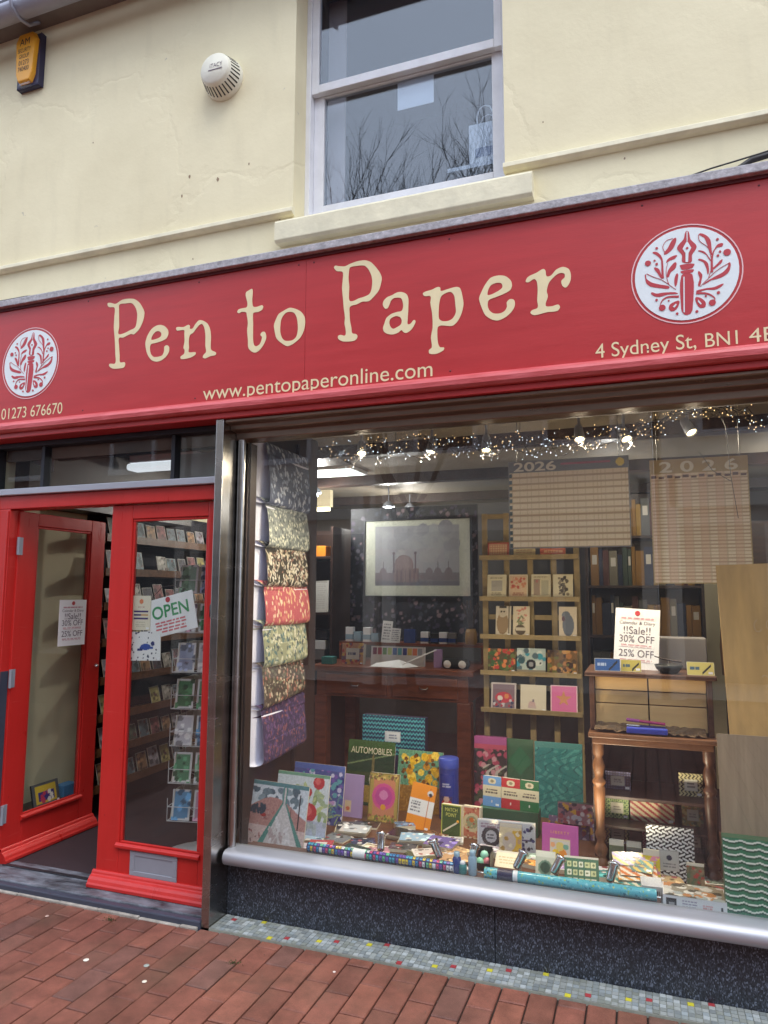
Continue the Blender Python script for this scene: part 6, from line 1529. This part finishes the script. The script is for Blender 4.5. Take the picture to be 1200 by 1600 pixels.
# ================================================================ lamps
def add_light(parent, loc, kind, energy, col, size=.03, dirv=None, spot=80):
    ld = bpy.data.lights.new('lamp', kind); ld.energy = energy; ld.color = col; ld.shadow_soft_size = size
    lo_ = bpy.data.objects.new('lamp', ld); COL.objects.link(lo_); lo_.parent = parent; lo_.location = loc
    if kind == 'SPOT':
        ld.spot_size = R(spot); ld.spot_blend = .7
        lo_.rotation_euler = (-Vector(dirv)).to_track_quat('Z', 'Y').to_euler()
    return lo_
emit('batten_glow', (.86, .92, 1.0, 1), .45)  # faint glow added to brighten the batten cover
tag(obj('light_track', MB().box(-1.75, 1.2, .435, .465, 2.432, 2.4595), MAT['steel_grey'], bevel=.003), 'pale lighting track along the ceiling behind the glass', 'track')
spots = [(-1.402, 2.245, .2, -.5), (-1.008, 2.232, -.1, -.3), (-.722, 2.222, .05, -.3), (-.267, 2.24, .1, -.5), (-.062, 2.225, .4, -.5), (.218, 2.235, .45, -.5), (.75, 2.235, 0, .2)]
names = ['first track spotlight from the left above the calendars', 'second track spotlight from the left', 'third track spotlight from the left, lens turned to the glass', 'track spotlight above the wide planner', 'track spotlight between the two planners', 'brightest track spotlight above the tall planner', 'track spotlight beyond the right edge of the planners']
for i, (x_, z_, dx, dy) in enumerate(spots):
    t = thing('track_spotlight', 'lit ' + names[i], 'spotlight', (x_, .45, 2.4315), group='track spotlights above the window')
    obj('adaptor', MB().box(-.022, .022, -.014, .014, -.03, 0), MAT['steel_grey'], t, False, bevel=.003)
    obj('stem', MB().tube([(0, 0, -.03), (0, 0, z_ - 2.4315 + .05)], .007, 8), MAT['steel_grey'], t, False)
    d_ = Vector((dx, dy, -1)).normalized()
    M = d_.to_track_quat('Z', 'Y').to_matrix()
    c_ = Vector((0, 0, z_ - 2.4315 + .03))
    obj('head', MB().lathe([(.0, -.048), (.014, -.047), (.02, -.035), (.026, .03), (.027, .042), (.0235, .042), (.021, .032)], tuple(c_), 18, M), MAT['steel_grey'], t, False)
    obj('lens', MB().lathe([(.022, .034), (.0, .034)], tuple(c_), 18, M), MAT['spot_glow'], t, False)
    add_light(t, tuple(c_ + d_ * .06), 'SPOT', (17, 24, 24, 16, 15, 15, 10)[i], (1, .84, .62), .025, d_, 168)
for i, (x_, y_, z_) in enumerate(((-2.52, 2.2, 2.306), (-2.16, 3.0, 2.27), (-2.12, 3.5, 2.31), (-.2, 2.3, 2.3), (1.0, 2.2, 2.3), (-2.75, 2.0, 2.3))):
    t = thing('ceiling_lamp', ['bright white ceiling lamp at the left of the framed print', 'bright white ceiling lamp above the framed print', 'small white ceiling lamp behind the framed print', 'white ceiling lamp deep inside above the bookcase', 'white ceiling lamp deep inside at the right', 'white ceiling lamp just inside the doors'][i], 'lamp', (x_, y_, 2.4595))
    obj('stem', MB().tube([(0, 0, 0), (0, 0, z_ - 2.4595 + .03)], .006, 8), MAT['steel_grey'], t, False)
    obj('shade', MB().lathe([(.02, z_ - 2.4595 + .06), (.05, z_ - 2.4595 + .03), (.055, z_ - 2.4595 + .005), (.048, z_ - 2.4595 + .01)], n=18), MAT['steel_grey'], t, False)
    obj('bulb', MB().lathe([(0, z_ - 2.4595 - .03), (.022, z_ - 2.4595 - .02), (.03, z_ - 2.4595), (.02, z_ - 2.4595 + .02), (0, z_ - 2.4595 + .024)], n=14), MAT['white_glow'], t, False)
    add_light(t, (0, 0, z_ - 2.4595 - .06), 'POINT', (16, 7, 7, 3, 6, 1.5)[i], (1, .95, .88), .04)
t = thing('ceiling_light', 'pale green white ceiling light panel above the wrapping papers', 'light', (-2.36, 2.0, 2.4595))
obj('frame', MB().box(-.32, .32, -.17, .17, -.025, 0), MAT['paper_white'], t, False, bevel=.003)
obj('diffuser', MB().box(-.3, .3, -.15, .15, -.028, -.0255), MAT['panel_glow'], t, False)
t = thing('tube_lamp', 'warm tube lamp low under the rear ceiling', 'lamp', (-2.95, 3.0, 2.4595))
obj('housing', MB().box(-.22, .22, -.03, .03, -.16, 0), MAT['wall_cream'], t, False)
obj('tube', MB().tube([(-.2, 0, -.18), (.2, 0, -.18)], .018, 10), MAT['tube_glow'], t, False)
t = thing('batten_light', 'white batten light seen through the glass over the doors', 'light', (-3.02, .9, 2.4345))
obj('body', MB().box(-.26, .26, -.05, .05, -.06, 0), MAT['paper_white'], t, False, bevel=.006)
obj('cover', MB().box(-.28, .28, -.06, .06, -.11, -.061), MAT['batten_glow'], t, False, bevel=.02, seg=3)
tag(obj('white_board', MB().box(-2.47, -2.0, .28, .30, 2.10, 2.275), mat('board_blue', L(178, 202, 208), .5)), 'pale blue board behind the right light over the doors', 'board')
tag(obj('paper_sheet', MB().add([(-3.44, .12, 2.29), (-3.20, .12, 2.29), (-3.20, .12, 2.19), (-3.44, .121, 2.29), (-3.20, .121, 2.29), (-3.20, .121, 2.19)], [(0, 2, 1), (3, 4, 5), (0, 1, 4, 3), (1, 2, 5, 4), (2, 0, 3, 5)]), mat('sheet_grey', L(160, 160, 168), .6)), 'grey triangular paper behind the left light over the doors', 'paper')
tag(obj('door_lobby_valance', MB().box(-3.5, -1.99, .31, .33, 2.30, 2.4595), MAT['velvet_dark']), 'dark valance board inside above the doors', 'board')

# string lights
SL = thing('string_lights', 'tangled string of tiny warm and cold fairy lights across the window top', 'lights', (-.5, .40, 2.46))
g_ = random.Random(77)
wires = MB(); warm = MB(); cold = MB()
def bulb(mb_, p, r=.0036):
    x, y, z = p
    mb_.add([(x + r, y, z), (x - r, y, z), (x, y + r, z), (x, y - r, z), (x, y, z + r * 1.5), (x, y, z - r * 1.5)], [(0, 2, 4), (2, 1, 4), (1, 3, 4), (3, 0, 4), (2, 0, 5), (1, 2, 5), (3, 1, 5), (0, 3, 5)])
def zline(x):
    return 2.235 + .02 * math.sin(x * 4) + (.10 * max(0, x + .05) / .3 if x < .25 else .10 - .35 * (x - .25)) * (x > -.05)
for s in range(5):
    pts = []; x = -1.62 + g_.uniform(0, .1); yo = g_.uniform(-.05, .05)
    end = .62 if s < 5 else .3
    while x < end:
        sp_ = .055 if x < .1 else .035
        pts.append((x, .40 + yo + g_.uniform(-.02, .02), zline(x) + g_.uniform(-sp_, sp_))); x += g_.uniform(.035, .06)
    wires.tube(pts, .0014, 4)
    for p in pts:
        for k in range(2):
            q = (p[0] + g_.uniform(-.025, .025), p[1] + g_.uniform(-.015, .015), p[2] + g_.uniform(-.03, .025))
            wires.tube([p, q], .0009, 3)
            bulb(warm if g_.random() < (.75 if q[0] > -.3 or q[2] > 2.25 else .3) else cold, q, g_.uniform(.0011, .002))
for x_ in (.16, .36, -.55, -1.2):
    wires.tube([(x_, .42, zline(x_) + .03), (x_ + .01, .43, 2.4595)], .0014, 4)
wires.tube([(.33, .30, 2.31), (.36, .30, 2.22), (.37, .30, 2.0), (.39, .30, 1.82)], .0016, 4)
wires.tube([(.25, .31, 2.12), (.30, .30, 2.03), (.37, .30, 1.98)], .0016, 4)
obj('cable', wires, MAT['cable_black'], SL)
o = obj('warm_bulbs', warm, MAT['bulb_warm'], SL); o['kind'] = 'stuff'
o = obj('cold_bulbs', cold, MAT['bulb_cold'], SL); o['kind'] = 'stuff'

# ================================================================ bits on the pavement
g_ = random.Random(3)
for i, (x_, y_) in enumerate(((-2.36, -.23), (-1.62, -.36))):
    mb_ = MB()
    for k in range(60):
        q = g_.uniform(0, 6.28); r_ = abs(g_.gauss(0, .016)); px_, py_ = x_ + r_ * 1.6 * math.cos(q), y_ + r_ * .8 * math.sin(q); h_ = g_.uniform(.003, .008); a_ = g_.uniform(0, 6.28); s_ = .0035
        mb_.add([(px_ + s_ * math.cos(a_), py_ + s_ * math.sin(a_), .0005), (px_ - s_ * math.cos(a_), py_ - s_ * math.sin(a_), .0005), (px_ + g_.uniform(-.003, .003), py_ + g_.uniform(-.003, .003), h_)], [(0, 1, 2)])
    tag(obj('moss_tuft', mb_, mat('moss_%d' % i, L(74, 76, 44), .95)), ['dark moss tuft by the door threshold', 'dark moss tuft on the pavers below the granite'][i], 'moss')
for i, (px_, py_, s_) in enumerate(((-2.20, -.55, .012), (-1.94, -.50, .012), (-1.87, -.60, .010), (-2.66, -.30, .009), (-1.21, -.28, .006))):
    mb_ = MB().lathe([(s_, 0), (s_ * .9, .0015), (.0, .0022)], (px_, py_, .0012), 9)
    tag(obj('gum_spot', mb_, mat('gum_%d' % i, L(*[(226, 220, 206), (150, 156, 150), (216, 206, 190), (190, 160, 146), (226, 214, 206)][i]), .7)), ['cream gum spot nearest the bottom left corner', 'grey gum spot on the pavers below the closed door', 'pale gum spot right of the grey one', 'pinkish gum spot nearest the open door', 'tiny white gum spot below the mosaic strip'][i], 'gum')

mb_ = MB(); g_ = random.Random(19)
for i in range(420):
    x_ = g_.uniform(-3.5, .8); y_ = -.16 - abs(g_.gauss(0, .35)); s_ = g_.uniform(.0008, .0028); q = g_.uniform(0, 6.28)
    mb_.add([(x_ + s_ * math.cos(q + k * 1.6) * g_.uniform(.6, 1.2), y_ + s_ * math.sin(q + k * 1.6) * g_.uniform(.6, 1.2), .0016) for k in range(4)] + [(x_, y_, .0016 + s_)], [(0, 1, 4), (1, 2, 4), (2, 3, 4), (3, 0, 4)])
gr = tag(obj('grit', mb_, mat('grit_mix', L(120, 104, 92), .9, vary=.5, vscale=40)), 'fine grit and crumbs scattered over the brick pavers', 'grit'); gr['kind'] = 'stuff'

# ================================================================ across the street (seen in the glass)
def house(x0, x1, h, wall_m, label, seed):
    y = -8.2
    t = thing('street_house', label, 'building', ((x0 + x1) / 2, y, 0))
    obj('wall', MB().box(x0, x1, y - 5, y, 0, h), MAT[wall_m], t)
    obj('cornice', MB().box(x0, x1, y + .001, y + .18, h - .25, h + .05), MAT['stucco_opposite'], t)
    wd = (x1 - x0)
    for k in range(3):
        c_ = x0 + (k + .5) * wd / 3
        obj('shopfront', MB().box(c_ - wd * .145, c_ + wd * .145, y + .001, y + .06, .25, 2.5), MAT['far_glass'], t)
    obj('fascia', MB().box(x0 + .1, x1 - .1, y + .001, y + .2, 2.75, 3.2), MAT[('stucco_opposite', 'stucco_grey', 'paper_cream')[seed % 3]], t)
    n_ = max(1, int((x1 - x0) / 2.0))
    for k in range(n_):
        cx_ = x0 + (k + .5) * (x1 - x0) / n_
        for z in (3.9,):
            f_ = obj('window', MB().box(cx_ - .55, cx_ + .55, y + .001, y + .08, z - .1, z).box(cx_ - .55, cx_ - .47, y + .001, y + .06, z, z + 1.6).box(cx_ + .47, cx_ + .55, y + .001, y + .06, z, z + 1.6).box(cx_ - .47, cx_ + .47, y + .001, y + .06, z + 1.52, z + 1.6).box(cx_ - .47, cx_ + .47, y + .001, y + .06, z + .76, z + .82), MAT['white_gloss_paint'], t)
            obj('pane', MB().box(cx_ - .47, cx_ + .47, y + .001, y + .02, z, z + 1.52), MAT['far_glass'], f_)
    for x in (x0 + .12, x1 - .12):
        obj('pilaster', MB().box(x - .1, x + .1, y + .001, y + .2, 0, h - .26), MAT['stucco_opposite'], t)
house(-13.5, -8.0, 6.4, 'brick_opposite', 'brick house across the street reflected at the left', 0)
house(-7.9, -4.2, 7.0, 'stucco_opposite', 'pale stucco house across the street left of the tree', 1)
house(-4.1, .2, 6.5, 'stucco_grey', 'grey house across the street behind the tree', 2)
house(.3, 4.6, 6.8, 'stucco_opposite', 'pale house across the street facing the window', 3)
house(4.7, 10, 6.3, 'brick_opposite', 'brick house across the street at the right', 4)

TREE = thing('bare_tree', 'bare leafless street tree reflected in the upper window', 'tree', (-3.05, -6.5, 0))
tw = MB(); g_ = random.Random(14); trunk = MB(); cnt = [0]
def grow(p, d, l, r, n):
    pts = [p]; rr = [r]; q = p.copy(); dd = d.copy()
    for k in range(4):
        dd = (dd + Vector((g_.uniform(-.16, .16), g_.uniform(-.16, .16), g_.uniform(-.02, .10)))).normalized()
        q = q + dd * l / 4; pts.append(q.copy()); rr.append(r * (1 - .12 * (k + 1)))
    (trunk if n >= 4 else tw).tube(pts, rr, 8 if n >= 4 else 4, cap=False)
    if n == 0:
        return
    for k in range(g_.choice((3, 3, 4)) if n < 5 else 5):
        b = pts[g_.choice((2, 3, 4, 4))]
        e = (dd + Vector((g_.uniform(-.7, .7), g_.uniform(-.7, .7), g_.uniform(-.05, .5)))).normalized()
        grow(b, e, l * g_.uniform(.58, .74), r * g_.uniform(.5, .62), n - 1)
grow(Vector((0, 0, 0)), Vector((0, 0, 1)), 3.5, .07, 6)
obj('trunk', trunk, MAT['tree_bark'], TREE, False)
obj('crown', tw, MAT['tree_bark'], TREE, False)
